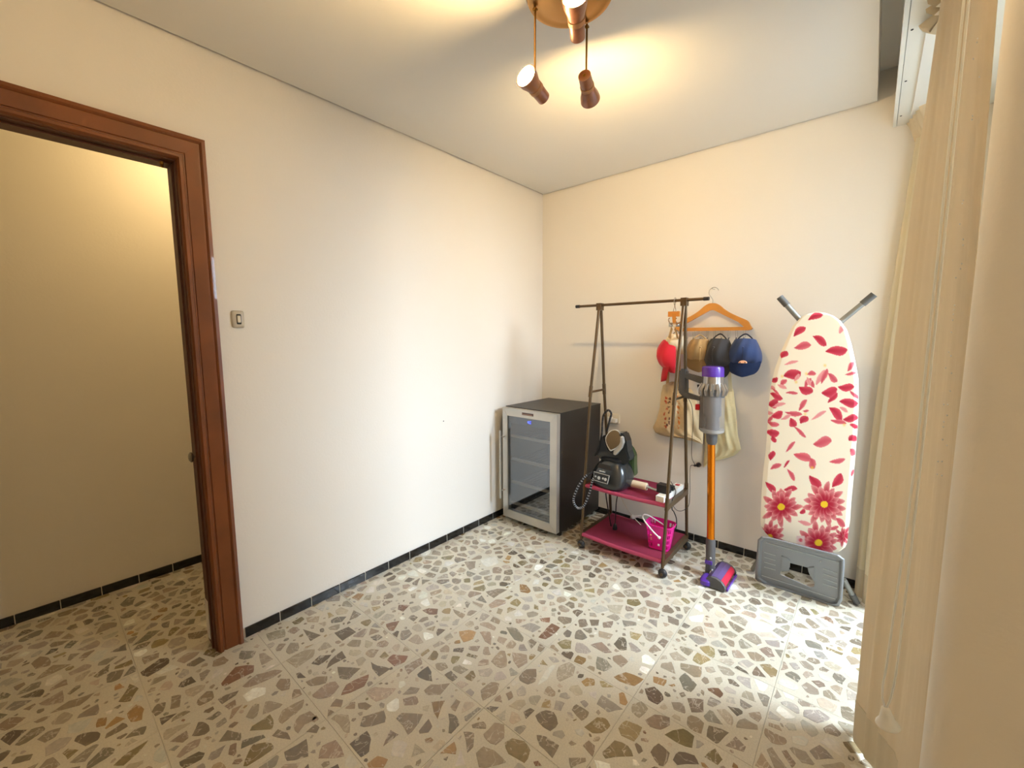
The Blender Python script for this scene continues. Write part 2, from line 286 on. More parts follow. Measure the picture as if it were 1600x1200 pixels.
def raster(P, grow):
    P = np.array(P); c = P.mean(0); lo = P.min(0)-grow; hi = P.max(0)+grow
    i0, i1 = int((lo[0]-GX0)/GS), int((hi[0]-GX0)/GS)+1; j0, j1 = int((lo[1]-GY0)/GS), int((hi[1]-GY0)/GS)+1
    if i0 < 1 or j0 < 1 or i1 >= 859 or j1 >= 899: return None
    X, Y = np.meshgrid(GX0+GS*(np.arange(i0, i1)+.5), GY0+GS*(np.arange(j0, j1)+.5))
    ins = np.ones(X.shape, bool); n = len(P)
    ar = sum(P[a][0]*P[(a+1) % n][1]-P[(a+1) % n][0]*P[a][1] for a in range(n)); sg = 1 if ar > 0 else -1
    for a in range(n):
        x0, y0 = P[a]; x1, y1 = P[(a+1) % n]; L = math.hypot(x1-x0, y1-y0)+1e-9
        ins &= sg*((x1-x0)*(Y-y0)-(y1-y0)*(X-x0))/L > -grow
    return (j0, j1, i0, i1, ins)
chips = []; own = np.zeros_like(occ)
for (ox, oy), s in CH.items():
    for item in s.split(';'):
        pts = [tuple(map(float, q.split(','))) for q in item[1:].split()]
        W3 = [at(ox+a/4, oy+b/4, 2, 0) for a, b in pts]
        P = [(q.x, q.y) for q in W3]
        r_ = raster(P, .003)
        if r_ is None: continue
        j0, j1, i0, i1, ins = r_
        if own[j0:j1, i0:i1][ins].mean() > .12: continue
        own[j0:j1, i0:i1] |= ins; occ[j0:j1, i0:i1] |= ins; chips.append((P, item[0]))
def rpoly(cx, cy, r):
    n = rnd.choice((4, 5, 5, 6, 6)); e = rnd.uniform(.6, .95); th = rnd.uniform(0, PI); A = sorted(2*PI*(k+rnd.uniform(-.32, .32))/n for k in range(n)); out = []
    for a in A:
        q = r*rnd.uniform(.82, 1.12); x, y = q*math.cos(a), q*math.sin(a)*e
        out.append((cx+x*math.cos(th)-y*math.sin(th), cy+x*math.sin(th)+y*math.cos(th)))
    return out
WTS = (30, 10, 10, 24, 12, 8, 15, 2, .8)
def clip(P, nx, ny, d):
    "keep the side nx*x + ny*y <= d"
    out = []
    for a in range(len(P)):
        p, q = P[a], P[(a+1) % len(P)]; dp = nx*p[0]+ny*p[1]-d; dq = nx*q[0]+ny*q[1]-d
        if dp <= 0: out.append(p)
        if (dp < 0 < dq) or (dq < 0 < dp): t = dp/(dp-dq); out.append((p[0]+(q[0]-p[0])*t, p[1]+(q[1]-p[1])*t))
    return out
cell = {}; seeds = []
def near(x, y):
    gi, gj = int(x//.1), int(y//.1)
    for a in (-1, 0, 1):
        for b in (-1, 0, 1): yield from cell.get((gi+a, gj+b), ())
for rmin, tries in ((.070, 5000), (.054, 9000), (.040, 9000)):
    for _ in range(tries):
        x, y = rnd.uniform(-.94, 2.36), rnd.uniform(-3.45, -.01)
        if all((x-a)**2+(y-b)**2 > rmin*rmin for a, b in near(x, y)): seeds.append((x, y)); cell.setdefault((int(x//.1), int(y//.1)), []).append((x, y))
for (x, y) in seeds:
    i, j = int((x-GX0)/GS), int((y-GY0)/GS)
    if own[j, i]: continue
    tx = math.floor((x-.29)/.4)*.4+.29; ty = math.floor((y+.23)/.4)*.4-.23
    P = [(max(tx, -.95)+.004, ty+.004), (tx+.396, ty+.004), (tx+.396, min(ty+.4, -.009)-.004), (max(tx, -.95)+.004, min(ty+.4, -.009)-.004)]
    g = rnd.choice((.003, .0045, .006, .008)); el = rnd.uniform(0, PI); ex, ey = math.cos(el), math.sin(el)
    for (a, b) in near(x, y):
        if (a, b) == (x, y): continue
        L = math.hypot(a-x, b-y); nx, ny = (a-x)/L, (b-y)/L; th = rnd.uniform(-.22, .22); nx, ny = nx*math.cos(th)-ny*math.sin(th), nx*math.sin(th)+ny*math.cos(th)
        P = clip(P, nx, ny, nx*x+ny*y+L/2*math.cos(th)-g-.0025)
        if len(P) < 3: break
    if len(P) < 3 or rnd.random() < .03: continue
    Q = [P[a] for a in range(len(P)) if math.hypot(P[a][0]-P[a-1][0], P[a][1]-P[a-1][1]) > .007]
    if len(Q) < 3: continue
    cx = sum(p[0] for p in Q)/len(Q); cy = sum(p[1] for p in Q)/len(Q)
    for k in range(7):
        sc_ = (1, .85, .72, .6, .48, .36, .25)[k]; T = [(cx+(p[0]-cx)*sc_, cy+(p[1]-cy)*sc_) for p in Q]; r_ = raster(T, .003)
        if r_ is None: break
        j0, j1, i0, i1, ins = r_
        if not (own[j0:j1, i0:i1] & ins).any():
            own[j0:j1, i0:i1] |= ins; occ[j0:j1, i0:i1] |= ins; chips.append((T, rnd.choices('tgdlwkvob', WTS)[0])); break
for rad, tries in ((.016, 9000), (.009, 9000)):
    for _ in range(tries):
        cx, cy = rnd.uniform(-.93, 2.30), rnd.uniform(-3.4, -.02)
        i, j = int((cx-GX0)/GS), int((cy-GY0)/GS)
        if occ[j, i]: continue
        P = rpoly(cx, cy, rad*rnd.uniform(.8, 1.15)); r_ = raster(P, .0028)
        if r_ is None: continue
        j0, j1, i0, i1, ins = r_
        if (occ[j0:j1, i0:i1] & ins).any(): continue
        occ[j0:j1, i0:i1] |= ins
        chips.append((P, rnd.choices('tgdlwkvob', WTS)[0]))
def shape(P, kind):
    "outline with slightly broken edges, low bevel"
    P = [Vector((x, y, 0)) for x, y in P]; n = len(P); ar = sum(P[a].x*P[(a+1) % n].y-P[(a+1) % n].x*P[a].y for a in range(n))
    if ar < 0: P = P[::-1]
    c = sum(P, Vector())/n; out = []
    for a in range(n):
        A, B = P[a], P[(a+1) % n]; L = (B-A).length; d = (B-A).normalized() if L > 0 else Vector((1, 0, 0)); nn = Vector((d.y, -d.x, 0))
        out.append(A+(c-A)*.05)
        if L > .02: out.append(A.lerp(B, rnd.uniform(.35, .65))+nn*rnd.uniform(-.06, .05)*L)
    col = KC[kind]; f = rnd.uniform(.86, 1.12); j = [rnd.uniform(.985, 1.015) for _ in range(3)]
    return c, out, (*lin([min(250, col[q]*f*j[q]) for q in range(3)]), 1)
def vis(P):
    d = Vector((P[0][0], P[0][1], 0))-CAM
    if d.dot(FW) < .3: return 0
    Q = [px((x, y, 0)) for x, y in P]; cx = sum(q[0] for q in Q)/len(Q); cy = sum(q[1] for q in Q)/len(Q)
    if not (-10 < cx < 1450 and 760 < cy < 1215): return 0
    n = len(Q); return abs(sum(Q[a][0]*Q[(a+1) % n][1]-Q[(a+1) % n][0]*Q[a][1] for a in range(n)))/2
chips.sort(key=lambda c: -vis(c[0]))
def chipfaces(bm, lay, c, out, col, off):
    z = .0006; A = [bm.verts.new(Vector((p.x, p.y, -.0004))-off) for p in out]; B = [bm.verts.new(Vector((*(p+(c-p)*.03).xy, z))-off) for p in out]
    fs = [bm.faces.new(B)]+[bm.faces.new((A[i], A[(i+1) % len(A)], B[(i+1) % len(A)], B[i])) for i in range(len(A))]
    for f in fs:
        for l in f.loops: l[lay] = col
rest = NB(); rl = rest.loops.layers.float_color.new('Col')
for k, (P, kind) in enumerate(chips):
    c, out, col = shape(P, kind)
    if k < 300:
        bm = NB(); lay = bm.loops.layers.float_color.new('Col'); chipfaces(bm, lay, c, out, col, Vector((c.x, c.y, 0)))
        me = bpy.data.meshes.new('marble_chip'); bm.to_mesh(me); bm.free(); me.materials.append(M_chip)
        o = bpy.data.objects.new('marble_chip', me); C.objects.link(o); o.parent = floor; o.location = (c.x, c.y, 0)
    else: chipfaces(rest, rl, c, out, col, Vector())
o = obj('marble_chips', rest, M_chip, floor); o['kind'] = 'stuff'

# ---------------------------------------------------------------- door opening with moulded casing
door = thing('door_1', 'x', 'x', (0, -2.38, 0)); del door['label'], door['category']; door['kind'] = 'structure'
prof = [(0, .004), (0, .034), (.012, .036), (.017, .031), (.019, .027), (.024, .027), (.066, .024), (.068, .020), (.072, .020), (.076, .028), (.086, .028), (.092, .020), (.094, .004)]
yo, zo = -2.289, 2.138; yi2 = -3.20
def casing(path):
    rings = []
    for (fy, fz) in path: rings.append([Vector((x, fy(w), fz(w))) for w, x in prof])
    return loft(NB(), rings)
obj('casing_side', casing([(lambda w: yo-w, lambda w: 0), (lambda w: yo-w, lambda w: zo-w)]), M_wood, door, smooth=False)
obj('casing_top', casing([(lambda w: yo-w, lambda w: zo-w), (lambda w: yi2+w, lambda w: zo-w)]), M_wood, door)
obj('casing_side', casing([(lambda w: yi2+w, lambda w: zo-w), (lambda w: yi2+w, lambda w: 0)]), M_wood, door)
bm = NB(); box(bm, (-.115, -2.386, 0), (.004, -2.372, 2.06)); box(bm, (-.045, -2.392, 0), (-.03, -2.386, 2.035)); obj('jamb', bm, M_woodd, door)
bm = NB(); box(bm, (-.115, -3.128, 0), (.004, -3.105, 2.06)); obj('jamb', bm, M_woodd, door)
bm = NB(); box(bm, (-.115, -3.105, 2.041), (.004, -2.386, 2.058)); box(bm, (-.045, -3.105, 2.034), (-.03, -2.392, 2.041)); obj('head_jamb', bm, M_woodd, door)
M_brass = mat('old_brass', (150, 112, 52), 0.3, 1.0)
M_steelp = mat('plain_steel', (170, 168, 162), 0.35, 1.0)
bm = NB(); p = at(252, 250, 0, -.03); lathe(bm, [(0, .007), (.008, .007), (.010, .0045), (.016, .0055), (.02, .002)], (p.x, p.y, 2.035), (p.x, p.y, 1.9), 10); obj('door_catch', bm, M_brass, door, smooth=True)
bm = NB(); p = at(313, 712, 0, -.07); lathe(bm, [(0, .006), (.006, .006), (.008, .020), (.016, .022), (.022, .014), (.024, .003)], (-.07, -2.386, p.z), (-.07, -2.6, p.z), 14); obj('latch_keep', bm, M_steelp, door, smooth=True)
bm = NB(); box(bm, (-.115, -2.389, .02), (-.075, -2.3862, .2)); obj('kick_strip', bm, M_white, door)

# ---------------------------------------------------------------- light switch, socket
def plate_mesh(c, w, h, t, ax):
    "softly domed plate; ax 0: faces +x, 1: faces -y"
    rings = []
    for (s, d) in ((1, 0), (1, t*.5), (.93, t*.85), (.8, t)):
        ring = []
        for k in range(32):
            a = 2*PI*k/32; ca, sa = math.cos(a), math.sin(a); e = .28
            u = math.copysign(abs(ca)**e, ca)*w/2*s; v = math.copysign(abs(sa)**e, sa)*h/2*s
            ring.append(Vector((c[0]+d, c[1]+u, c[2]+v)) if ax == 0 else Vector((c[0]+u, c[1]-d, c[2]+v)))
        rings.append(ring)
    return loft(NB(), rings)
M_ivory = mat('grey_ivory', (196, 186, 166), 0.35); M_cream = mat('cream_plastic', (232, 222, 200), 0.35); M_dark = mat('dark_slot', (40, 34, 28), 0.6)
sw = thing('light_switch', 'small rounded grey beige light switch on the wall beside the door frame', 'switch', (0, -2.211, 1.443))
obj('switch_plate', plate_mesh((0.0, -2.211, 1.443), .048, .074, .010, 0), M_ivory, sw, smooth=True)
obj('rocker_well', plate_mesh((0.0095, -2.209, 1.443), .019, .044, .001, 0), M_dark, sw, smooth=True)
obj('rocker', plate_mesh((0.0095, -2.209, 1.443), .013, .030, .006, 0), M_cream, sw, smooth=True)
so = thing('wall_socket', 'cream double socket on the back wall beside the cooler, two plugs in it', 'socket', (.66, 0, .755))
obj('socket_plate', plate_mesh((.665, 0, .76), .095, .075, .012, 1), M_cream, so, smooth=True)
for dx, s in ((-.018, .034), (.022, .026)):
    bm = NB(); box(bm, (.665+dx-s/2, -.045, .738), (.665+dx+s/2, -.012, .738+s)); obj('plug', bm, M_white, so, bevel=.004)

bm = NB(); p = at(693, 658, 0, 0); lathe(bm, [(-.002, .004), (.0015, .0035), (.002, .001)], p, p+Vector((1, 0, 0)), 8); obj('wall_plug_hole', bm, M_dark, bpy.data.objects['wall_left'])
# ---------------------------------------------------------------- roller shutter box
M_box = mat('box_paint', (238, 236, 226), 0.45)
sb = thing('roller_shutter_box', 'white boxed-in roller shutter housing above the curtains, screwed underside', 'shutter box', (2.1, 0, 2.357))
bm = NB(); box(bm, (2.095, -1.875, 2.36), (2.108, -.002, 2.639)); obj('front_board', bm, M_box, sb, bevel=.002)
bm = NB(); box(bm, (2.1095, -1.875, 2.362), (2.418, -.002, 2.374)); obj('bottom_panel', bm, M_box, sb)
for q in ((1420, 48), (1411, 128), (1404, 182)):
    p = at(*q, 2, 2.362); bm = NB(); lathe(bm, [(0, .004), (.0015, .0035), (.002, .001)], (p.x+.008, p.y, 2.362), (p.x+.008, p.y, 2), 10); obj('screw', bm, M_dark, sb)
bm = NB(); box(bm, (2.155, -1.87, 2.352), (2.195, -.004, 2.362)); obj('curtain_track', bm, M_white, sb)

# ---------------------------------------------------------------- curtains
def fabricmat(name, col, tl):
    m = bpy.data.materials.new(name); m.use_nodes = True; nt = m.node_tree; nt.nodes.clear()
    o = nt.nodes.new('ShaderNodeOutputMaterial'); d = nt.nodes.new('ShaderNodeBsdfDiffuse'); t = nt.nodes.new('ShaderNodeBsdfTranslucent'); mx = nt.nodes.new('ShaderNodeMixShader')
    c = (*lin(col), 1); d.inputs[0].default_value = c; t.inputs[0].default_value = c; mx.inputs[0].default_value = tl
    tc = nt.nodes.new('ShaderNodeTexCoord'); mp = nt.nodes.new('ShaderNodeMapping'); mp.inputs['Scale'].default_value = (1, 1, .35)
    n = nt.nodes.new('ShaderNodeTexNoise'); n.inputs['Scale'].default_value = 700; bp = nt.nodes.new('ShaderNodeBump'); bp.inputs['Strength'].default_value = .25; bp.inputs['Distance'].default_value = .001
    nt.links.new(tc.outputs['Object'], mp.inputs[0]); nt.links.new(mp.outputs[0], n.inputs['Vector']); nt.links.new(n.outputs['Fac'], bp.inputs['Height']); nt.links.new(bp.outputs[0], d.inputs['Normal'])
    nt.links.new(d.outputs[0], mx.inputs[1]); nt.links.new(t.outputs[0], mx.inputs[2]); nt.links.new(mx.outputs[0], o.inputs[0]); return m
M_curt = fabricmat('cream_voile', (232, 216, 188), .14)
M_far = fabricmat('backlit_voile', (240, 230, 206), .42)
M_hem = fabricmat('cream_hem', (224, 210, 182), .12)
M_tape = fabricmat('header_tape', (228, 214, 186), .2)
def cloth(levels, thick=.0016, n=6, rip=.008):
    "levels = [(z, [plan points])]; open sheet with a little thickness"
    bm = NB(); rows = []
    L = [(z, curve([(x, y, 0) for x, y in P], n)) for z, P in levels]
    for z, c in L: rows.append([bm.verts.new((p.x+rip*noise.noise(Vector((k*.33, z*.35, c[0].y*5))), p.y, z)) for k, p in enumerate(c)])
    for A, B in zip(rows, rows[1:]):
        for k in range(len(A)-1): bm.faces.new((A[k], A[k+1], B[k+1], B[k]))
    bmesh.ops.recalc_face_normals(bm, faces=bm.faces)
    bmesh.ops.solidify(bm, geom=bm.faces[:], thickness=thick); return bm
def lerpP(A, B, t): return [(a[0]*(1-t)+b[0]*t, a[1]*(1-t)+b[1]*t) for a, b in zip(A, B)]
def levels(A, B, z0, z1, n, amp=.003, seed=0, ease=1):
    out = []
    for i in range(n+1):
        t = i/n; P = lerpP(A, B, t**ease)
        P = [(x+amp*noise.noise(Vector((k*.7+seed, t*2.5, 0))), y+amp*noise.noise(Vector((k*.7+seed+9, t*2.5, 4)))) for k, (x, y) in enumerate(P)]
        out.append((z0+(z1-z0)*t, P))
    return out
near_b = [(2.205, -1.065), (2.165, -1.06), (2.138, -1.085), (2.133, -1.125), (2.146, -1.155), (2.166, -1.185), (2.190, -1.225), (2.214, -1.275), (2.226, -1.33), (2.232, -1.40), (2.243, -1.47), (2.242, -1.52), (2.243, -1.55), (2.244, -1.575), (2.252, -1.60)]
near_t = [(2.225, -1.08), (2.200, -1.065), (2.178, -1.075), (2.170, -1.11), (2.176, -1.15), (2.186, -1.18), (2.196, -1.225), (2.208, -1.27), (2.214, -1.33), (2.219, -1.40), (2.214, -1.45), (2.213, -1.49), (2.206, -1.52), (2.204, -1.54), (2.211, -1.56)]
cn = thing('curtain', 'long cream voile curtain nearest the camera, bunched beside the beige pier', 'curtain', (2.18, -1.3, 0))
obj('cloth', cloth(levels(near_b, near_t, .155, 2.28, 24, .006, 1, 1.7)), M_curt, cn, smooth=True)
obj('hem', cloth([(z, [(x+dx, y) for x, y in near_b]) for z, dx in ((.012, .002), (.03, .0), (.157, -.0015))]), M_hem, cn, smooth=True)
hb = [(2.185, -.80), (2.16, -.83), (2.145, -.87)]+[(2.172+.022*(-1)**k, -.93-.022*k) for k in range(28)]
ht = [(2.19, -.80), (2.165, -.82), (2.135, -.86)]+[(2.172+.024*(-1)**k, -.92-.022*k) for k in range(28)]
hl = [(2.20+.01*(-1)**k, -1.05-.0155*k) for k in range(31)]
obj('pleated_header', cloth([(2.275, hl), (2.30, lerpP(hb, hl, .25)), (2.335, hb), (2.352, ht)], n=3, rip=0), M_tape, cn, smooth=True)
far_b = [(2.20, -.02), (2.16, -.03), (2.125, -.035), (2.108, -.06), (2.118, -.095), (2.145, -.105), (2.14, -.135), (2.16, -.165), (2.19, -.17), (2.205, -.205), (2.23, -.215)]
far_t = [(2.22, -.02), (2.205, -.025), (2.19, -.03), (2.178, -.05), (2.185, -.08), (2.20, -.09), (2.195, -.11), (2.205, -.13), (2.215, -.14), (2.222, -.16), (2.235, -.17)]
cf = thing('curtain', 'cream voile curtain hanging in the far corner against the back wall', 'curtain', (2.16, -.1, 0))
obj('cloth', cloth(levels(far_b, far_t, .16, 2.26, 16, .004, 5, 1.9)), M_far, cf, smooth=True)
obj('hem', cloth([(z, far_b) for z in (.008, .08, .162)]), M_hem, cf, smooth=True)
fh = [(2.152+.004*k+.012*(-1)**k, -.016-.020*k) for k in range(11)]
obj('pleated_header', cloth([(2.258, far_t), (2.30, lerpP(far_t, fh, .55)), (2.353, fh)], n=4, rip=0), M_tape, cf, smooth=True)
# white beads put in for light leaking through the near curtain's embroidery holes
from mathutils.bvhtree import BVHTree
co = [o for o in cn.children if o.name.startswith('cloth')][0]; bv = BVHTree.FromPolygons([v.co+ORG[cn.name] for v in co.data.vertices], [tuple(p.vertices) for p in co.data.polygons])
bm = NB()
for q in ((1528, 60), (1527, 66), (1521, 92), (1531, 120), (1519, 187), (1520, 181), (1506, 313), (1504, 318), (1500, 350), (1505, 374), (1505, 383), (1503, 412), (1501, 420), (1494, 434), (1492, 477), (1491, 484), (1490, 491), (1489, 500), (1487, 519), (1483, 550), (1486, 556), (1478, 575), (1487, 583), (1485, 611), (1475, 632), (1481, 632), (1475, 659), (1474, 667), (1473, 687), (1480, 696), (1466, 721), (1472, 721), (1465, 741), (1472, 743), (1400, 642), (1398, 668), (1392, 712), (1386, 760), (1395, 694), (1444, 666), (1480, 649)):
    p = bv.ray_cast(CAM, (at(q[0], q[1], 1, -1.2)-CAM).normalized())[0]
    if p: bmesh.ops.create_icosphere(bm, subdivisions=1, radius=.0018, matrix=Matrix.Translation(p-(p-CAM).normalized()*.0008))
o = obj('light_specks', bm, mat('light_speck', (255, 255, 255), .25, spec=1.0), cn); o['kind'] = 'stuff'
# pull cord with bell weight
c0 = at(1412, 800, 1, -1.40); cb = at(1383, 1112, 1, -1.62)
M_cord = mat('white_cord', (246, 242, 230), .7)
pc = thing('curtain_pull_cord', 'thin cream double pull cord with bell weight, hanging before the nearest curtain', 'cord', (cb.x, cb.y, cb.z))
k0 = Vector((cb.x+.012, cb.y, 2.35))
for s in (-1, 1):
    bm = NB(); tube(bm, curve([(k0.x+.003*s, k0.y, 2.35), (k0.x+.004*s, k0.y, 1.2), (cb.x+.008*s+.004, cb.y, cb.z+.16), (cb.x+.008*s, cb.y, cb.z+.05), (cb.x+.002*s, cb.y, cb.z+.012)], 6), .0022, 6); obj('cord', bm, M_cord, pc, smooth=True)
bm = NB(); lathe(bm, [(0, .004), (.003, .008), (.015, .011), (.028, .0145), (.037, .021), (.041, .0225), (.043, .021), (.044, .008)], (cb.x, cb.y, cb.z+.012), (cb.x+.010, cb.y, cb.z-.05), 20); obj('bell_weight', bm, mat('bell_plastic', (240, 234, 220), .3), pc, smooth=True)

# ---------------------------------------------------------------- ceiling lamp
M_plate = mat('brushed_brass', (186, 140, 84), 0.28, 1.0, var=.08, vscale=6)
M_cop = mat('turned_wood', (150, 92, 54), 0.35, var=.2, vscale=30, coat=.3)
M_rose = mat('pale_ring', (176, 126, 84), 0.6)
M_bulb = mat('lit_bulb', (255, 240, 210), .3, emit=(1.0, 0.68, 0.31), estr=1040)
LC = Vector((1.262, -1.565, 0)); LR = .145
la = thing('ceiling_lamp', 'round brass ceiling lamp with three wooden spots on thin rods', 'lamp', (LC.x, LC.y, H))
bm = NB(); lathe(bm, [(0, LR-.004), (.022, LR), (.036, LR-.006), (.040, LR-.022), (.038, LR-.030), (.046, LR-.05), (.048, .004)], (LC.x, LC.y, H), (LC.x, LC.y, 0), 48); obj('ceiling_plate', bm, M_plate, la, smooth=True)
def spot(base, front, back):
    base = Vector(base); front = Vector(front); back = Vector(back); ax = (front-back).normalized()
    bm = NB(); tube(bm, [(base.x, base.y, H-.04), base], .0035, 10); box(bm, (base.x-.006, base.y-.006, H-.052), (base.x+.006, base.y+.006, H-.046)); obj('rod', bm, M_brass, la, smooth=True)
    bm = NB(); lathe(bm, [(0, .004), (0, .017), (.002, .0225), (.045, .0235)], back, front, 24); h = obj('spot_holder', bm, M_cop, la, smooth=True)
    bm = NB(); lathe(bm, [(.045, .022), (.047, .0255), (.060, .0255), (.062, .023)], back, front, 24); obj('ring', bm, M_rose, h, smooth=True)
    bm = NB(); lathe(bm, [(.054, .0215), (.060, .0235), (.075, .027), (.095, .034), (.115, .037), (.115, .034), (.095, .031), (.075, .022), (.056, .020)], back, front, 28, cap=False); obj('bell_shade', bm, M_cop, h, smooth=True)
    bm = NB(); lathe(bm, [(0, .003), (0.002, .0065)], back-ax*.002, front, 12); obj('end_screw', bm, M_brass, h)
    bm = NB(); lathe(bm, [(.066, .012), (.074, .015), (.086, .024), (.100, .0275), (.110, .024), (.117, .013), (.119, .003)], back, front, 20); obj('bulb', bm, M_bulb, h, smooth=True)
f1 = at(825, 123, 2, 2.22); b1 = at(850, 154, 2, 2.20)
r1 = at(836, 13, 2, 2.455); spot((r1.x, r1.y, 2.232), b1+(f1-b1).normalized()*.13, b1)
f2 = at(921, 150, 2, 2.262); b2 = at(913, 117, 2, 2.285)
r2_ = at(917, 40, 2, 2.455); spot((r2_.x, r2_.y, 2.302), b2+(f2-b2).normalized()*.13, b2)
b3 = at(903, 60, 2, 2.27); f3 = at(899, 8, 2, 2.30)
spot((b3.x+.012, b3.y-.025, 2.295), b3+(f3-b3).normalized()*.13, b3)

# ---------------------------------------------------------------- drinks cooler
M_cab = mat('black_cabinet', (44, 40, 37), 0.38, bump=.1, bscale=300)
M_steel = mat('brushed_steel', (196, 192, 184), 0.34, .75, var=.05, vscale=10)
M_in = mat('cooler_liner', (34, 40, 50), .5)
fx0, fx1, fyb, fyd, fyf, fz0, fz1 = .078, .557, -.012, -.545, -.590, .035, .857
fr = thing('wine_cooler', 'black wine cooler with steel framed glass door standing in the corner', 'wine cooler', (.32, -.3, 0))
bm = NB()
for a, b in (((fx0, fyd, fz0), (fx0+.03, fyb, fz1)), ((fx1-.03, fyd, fz0), (fx1, fyb, fz1)), ((fx0+.03, fyd, fz1-.05), (fx1-.03, fyb, fz1)), ((fx0+.03, fyd, fz0), (fx1-.03, fyb, fz0+.05)), ((fx0+.03, -.06, fz0+.05), (fx1-.03, fyb, fz1-.05))): box(bm, a, b)
obj('cabinet', bm, M_cab, fr)
bm = NB(); box(bm, (fx0-.003, fyd-.004, fz1+.0005), (fx1+.003, fyb, fz1+.008)); obj('top_panel', bm, M_cab, fr, bevel=.002)
bm = NB(); box(bm, (fx0+.031, -.066, fz0+.051), (fx1-.031, -.0605, fz1-.051)); obj('liner', bm, M_in, fr)
for x in (fx0+.04, fx1-.04):
    for y in (fyd+.04, fyb-.05):
        bm = NB(); lathe(bm, [(0, .018), (.035, .016)], (x, y, 0), (x, y, 1), 14); obj('foot', bm, M_dark, fr, smooth=True)
bm = NB(); box(bm, (fx0+.006, fyd+.01, .006), (fx1-.006, fyd+.03, fz0)); obj('plinth', bm, M_dark, fr)
dz0, dz1, fw_ = .040, .860, .056
dr = NB()
O = [(fx0, dz0), (fx1, dz0), (fx1, dz1), (fx0, dz1)]; I = [(fx0+fw_-.008, dz0+fw_+.004), (fx1-fw_, dz0+fw_+.004), (fx1-fw_, dz1-fw_), (fx0+fw_-.008, dz1-fw_)]
for i in range(4):
    j = (i+1) % 4; prism(dr, [Vector((x, fyf, z)) for x, z in (O[i], O[j], I[j], I[i])], (0, .040, 0))
drm = obj('door', dr, M_steel, fr, bevel=.0015)
M_pane = bpy.data.materials.new('tinted_glass'); M_pane.use_nodes = True
nt = M_pane.node_tree; nt.nodes.clear(); oo = nt.nodes.new('ShaderNodeOutputMaterial'); mx = nt.nodes.new('ShaderNodeMixShader'); tr = nt.nodes.new('ShaderNodeBsdfTransparent'); gl = nt.nodes.new('ShaderNodeBsdfGlossy'); gl.inputs['Roughness'].default_value = 0.03
tr.inputs[0].default_value = (.72, .75, .80, 1); mx.inputs[0].default_value = 0.15; nt.links.new(tr.outputs[0], mx.inputs[1]); nt.links.new(gl.outputs[0], mx.inputs[2]); nt.links.new(mx.outputs[0], oo.inputs[0])
bm = NB(); box(bm, (I[0][0], fyf+.006, I[0][1]), (I[1][0], fyf+.012, I[2][1])); obj('door_glass', bm, M_pane, drm)
bm = NB(); box(bm, (I[0][0], fyf+.013, I[2][1]-.055), (I[1][0], fyf+.03, I[2][1])); obj('control_strip', bm, M_in, drm)
xm = (fx0+fx1)/2
text_mesh('display', '4C', .026, (xm+.005, fyf+.0045, I[2][1]-.028), (1, 0, 0), (0, 0, 1), mat('blue_led', (30, 40, 255), .4, emit=(.05, .08, 1), estr=4), drm)
bm = NB(); box(bm, (xm-.055, fyf-.0015, dz1-.036), (xm+.045, fyf, dz1-.018)); obj('badge', bm, mat('badge_maroon', (92, 70, 62), .35, .3), drm)
bm = NB(); box(bm, (xm-.052, fyf-.002, dz1-.0345), (xm+.036, fyf-.0014, dz1-.0265)); obj('badge_strip', bm, mat('badge_rose', (150, 118, 102), .35, .3), drm)
hx = .094
bm = NB(); tube(bm, [(hx, fyf-.045, .19), (hx, fyf-.045, .695)], .0075, 12)
hh = obj('handle', bm, M_steel, drm, smooth=True) if False else obj('handle', bm, M_steel, fr, smooth=True)
for z in (.245, .645):
    bm = NB(); tube(bm, [(hx, fyf-.045, z), (hx+.004, fyf+.001, z)], .005, 8); obj('handle_post', bm, M_steel, hh, smooth=True)
M_slat = mat('beech_slat', (186, 168, 140), .5, var=.1); M_wire = mat('chrome_wire', (190, 190, 190), .2, 1.0)
for z in (.635, .46, .285, .125):
    bm = NB(); box(bm, (fx0+.034, -.535, z), (fx1-.034, -.517, z+.018)); s_ = obj('shelf_front', bm, M_slat, fr, bevel=.002)
    bm = NB()
    for k in range(12): tube(bm, [(fx0+.05+k*.034, -.517, z+.006), (fx0+.05+k*.034, -.075, z+.006)], .002, 5)
    for y in (-.4, -.2): tube(bm, [(fx0+.032, y, z+.002), (fx1-.032, y, z+.002)], .0025, 5)
    obj('shelf_wires', bm, M_wire, s_)
for q in ((.28, -.067, .70), (.36, -.067, .71), (.28, -.067, .53)):
    bm = NB(); lathe(bm, [(0, .014), (.003, .012), (.004, .004)], q, (q[0], -1, q[2]), 14); obj('vent_cap', bm, M_wire, fr, smooth=True)

# ---------------------------------------------------------------- garment trolley
M_tube = mat('bronze_tube', (96, 76, 52), 0.35, .55)
M_pink = mat('raspberry_canvas', (178, 66, 98), .72, bump=.3, bscale=500)
M_rub = mat('black_rubber', (34, 33, 34), .5)
XL, XR, YB = .737, 1.27, -.372
rk = thing('garment_trolley', 'bronze tube garment trolley with two raspberry shelves and hanging rail', 'clothes rack', (1.0, -.36, 0))
e0, e1 = at(901, 478, 1, YB), at(1107, 467, 1, YB)
bm = NB(); tube(bm, [(e0.x, YB, 1.568), (e1.x, YB, 1.568)], .0085, 12); rail = obj('hanging_rail', bm, M_tube, rk, smooth=True)
for e, s in ((e0.x, 1), (e1.x, -1)):
    bm = NB(); tube(bm, [(e-.004*s, YB, 1.568), (e+.025*s, YB, 1.568)], .0105, 12); obj('end_cap', bm, M_rub, rail, smooth=True)
legF = [(.058, -.565), (.41, -.532), (1.015, -.475), (1.50, -.392), (1.562, -.384)]
legB = [(.058, -.152), (.44, -.205), (1.01, -.295), (1.50, -.352), (1.562, -.360)]
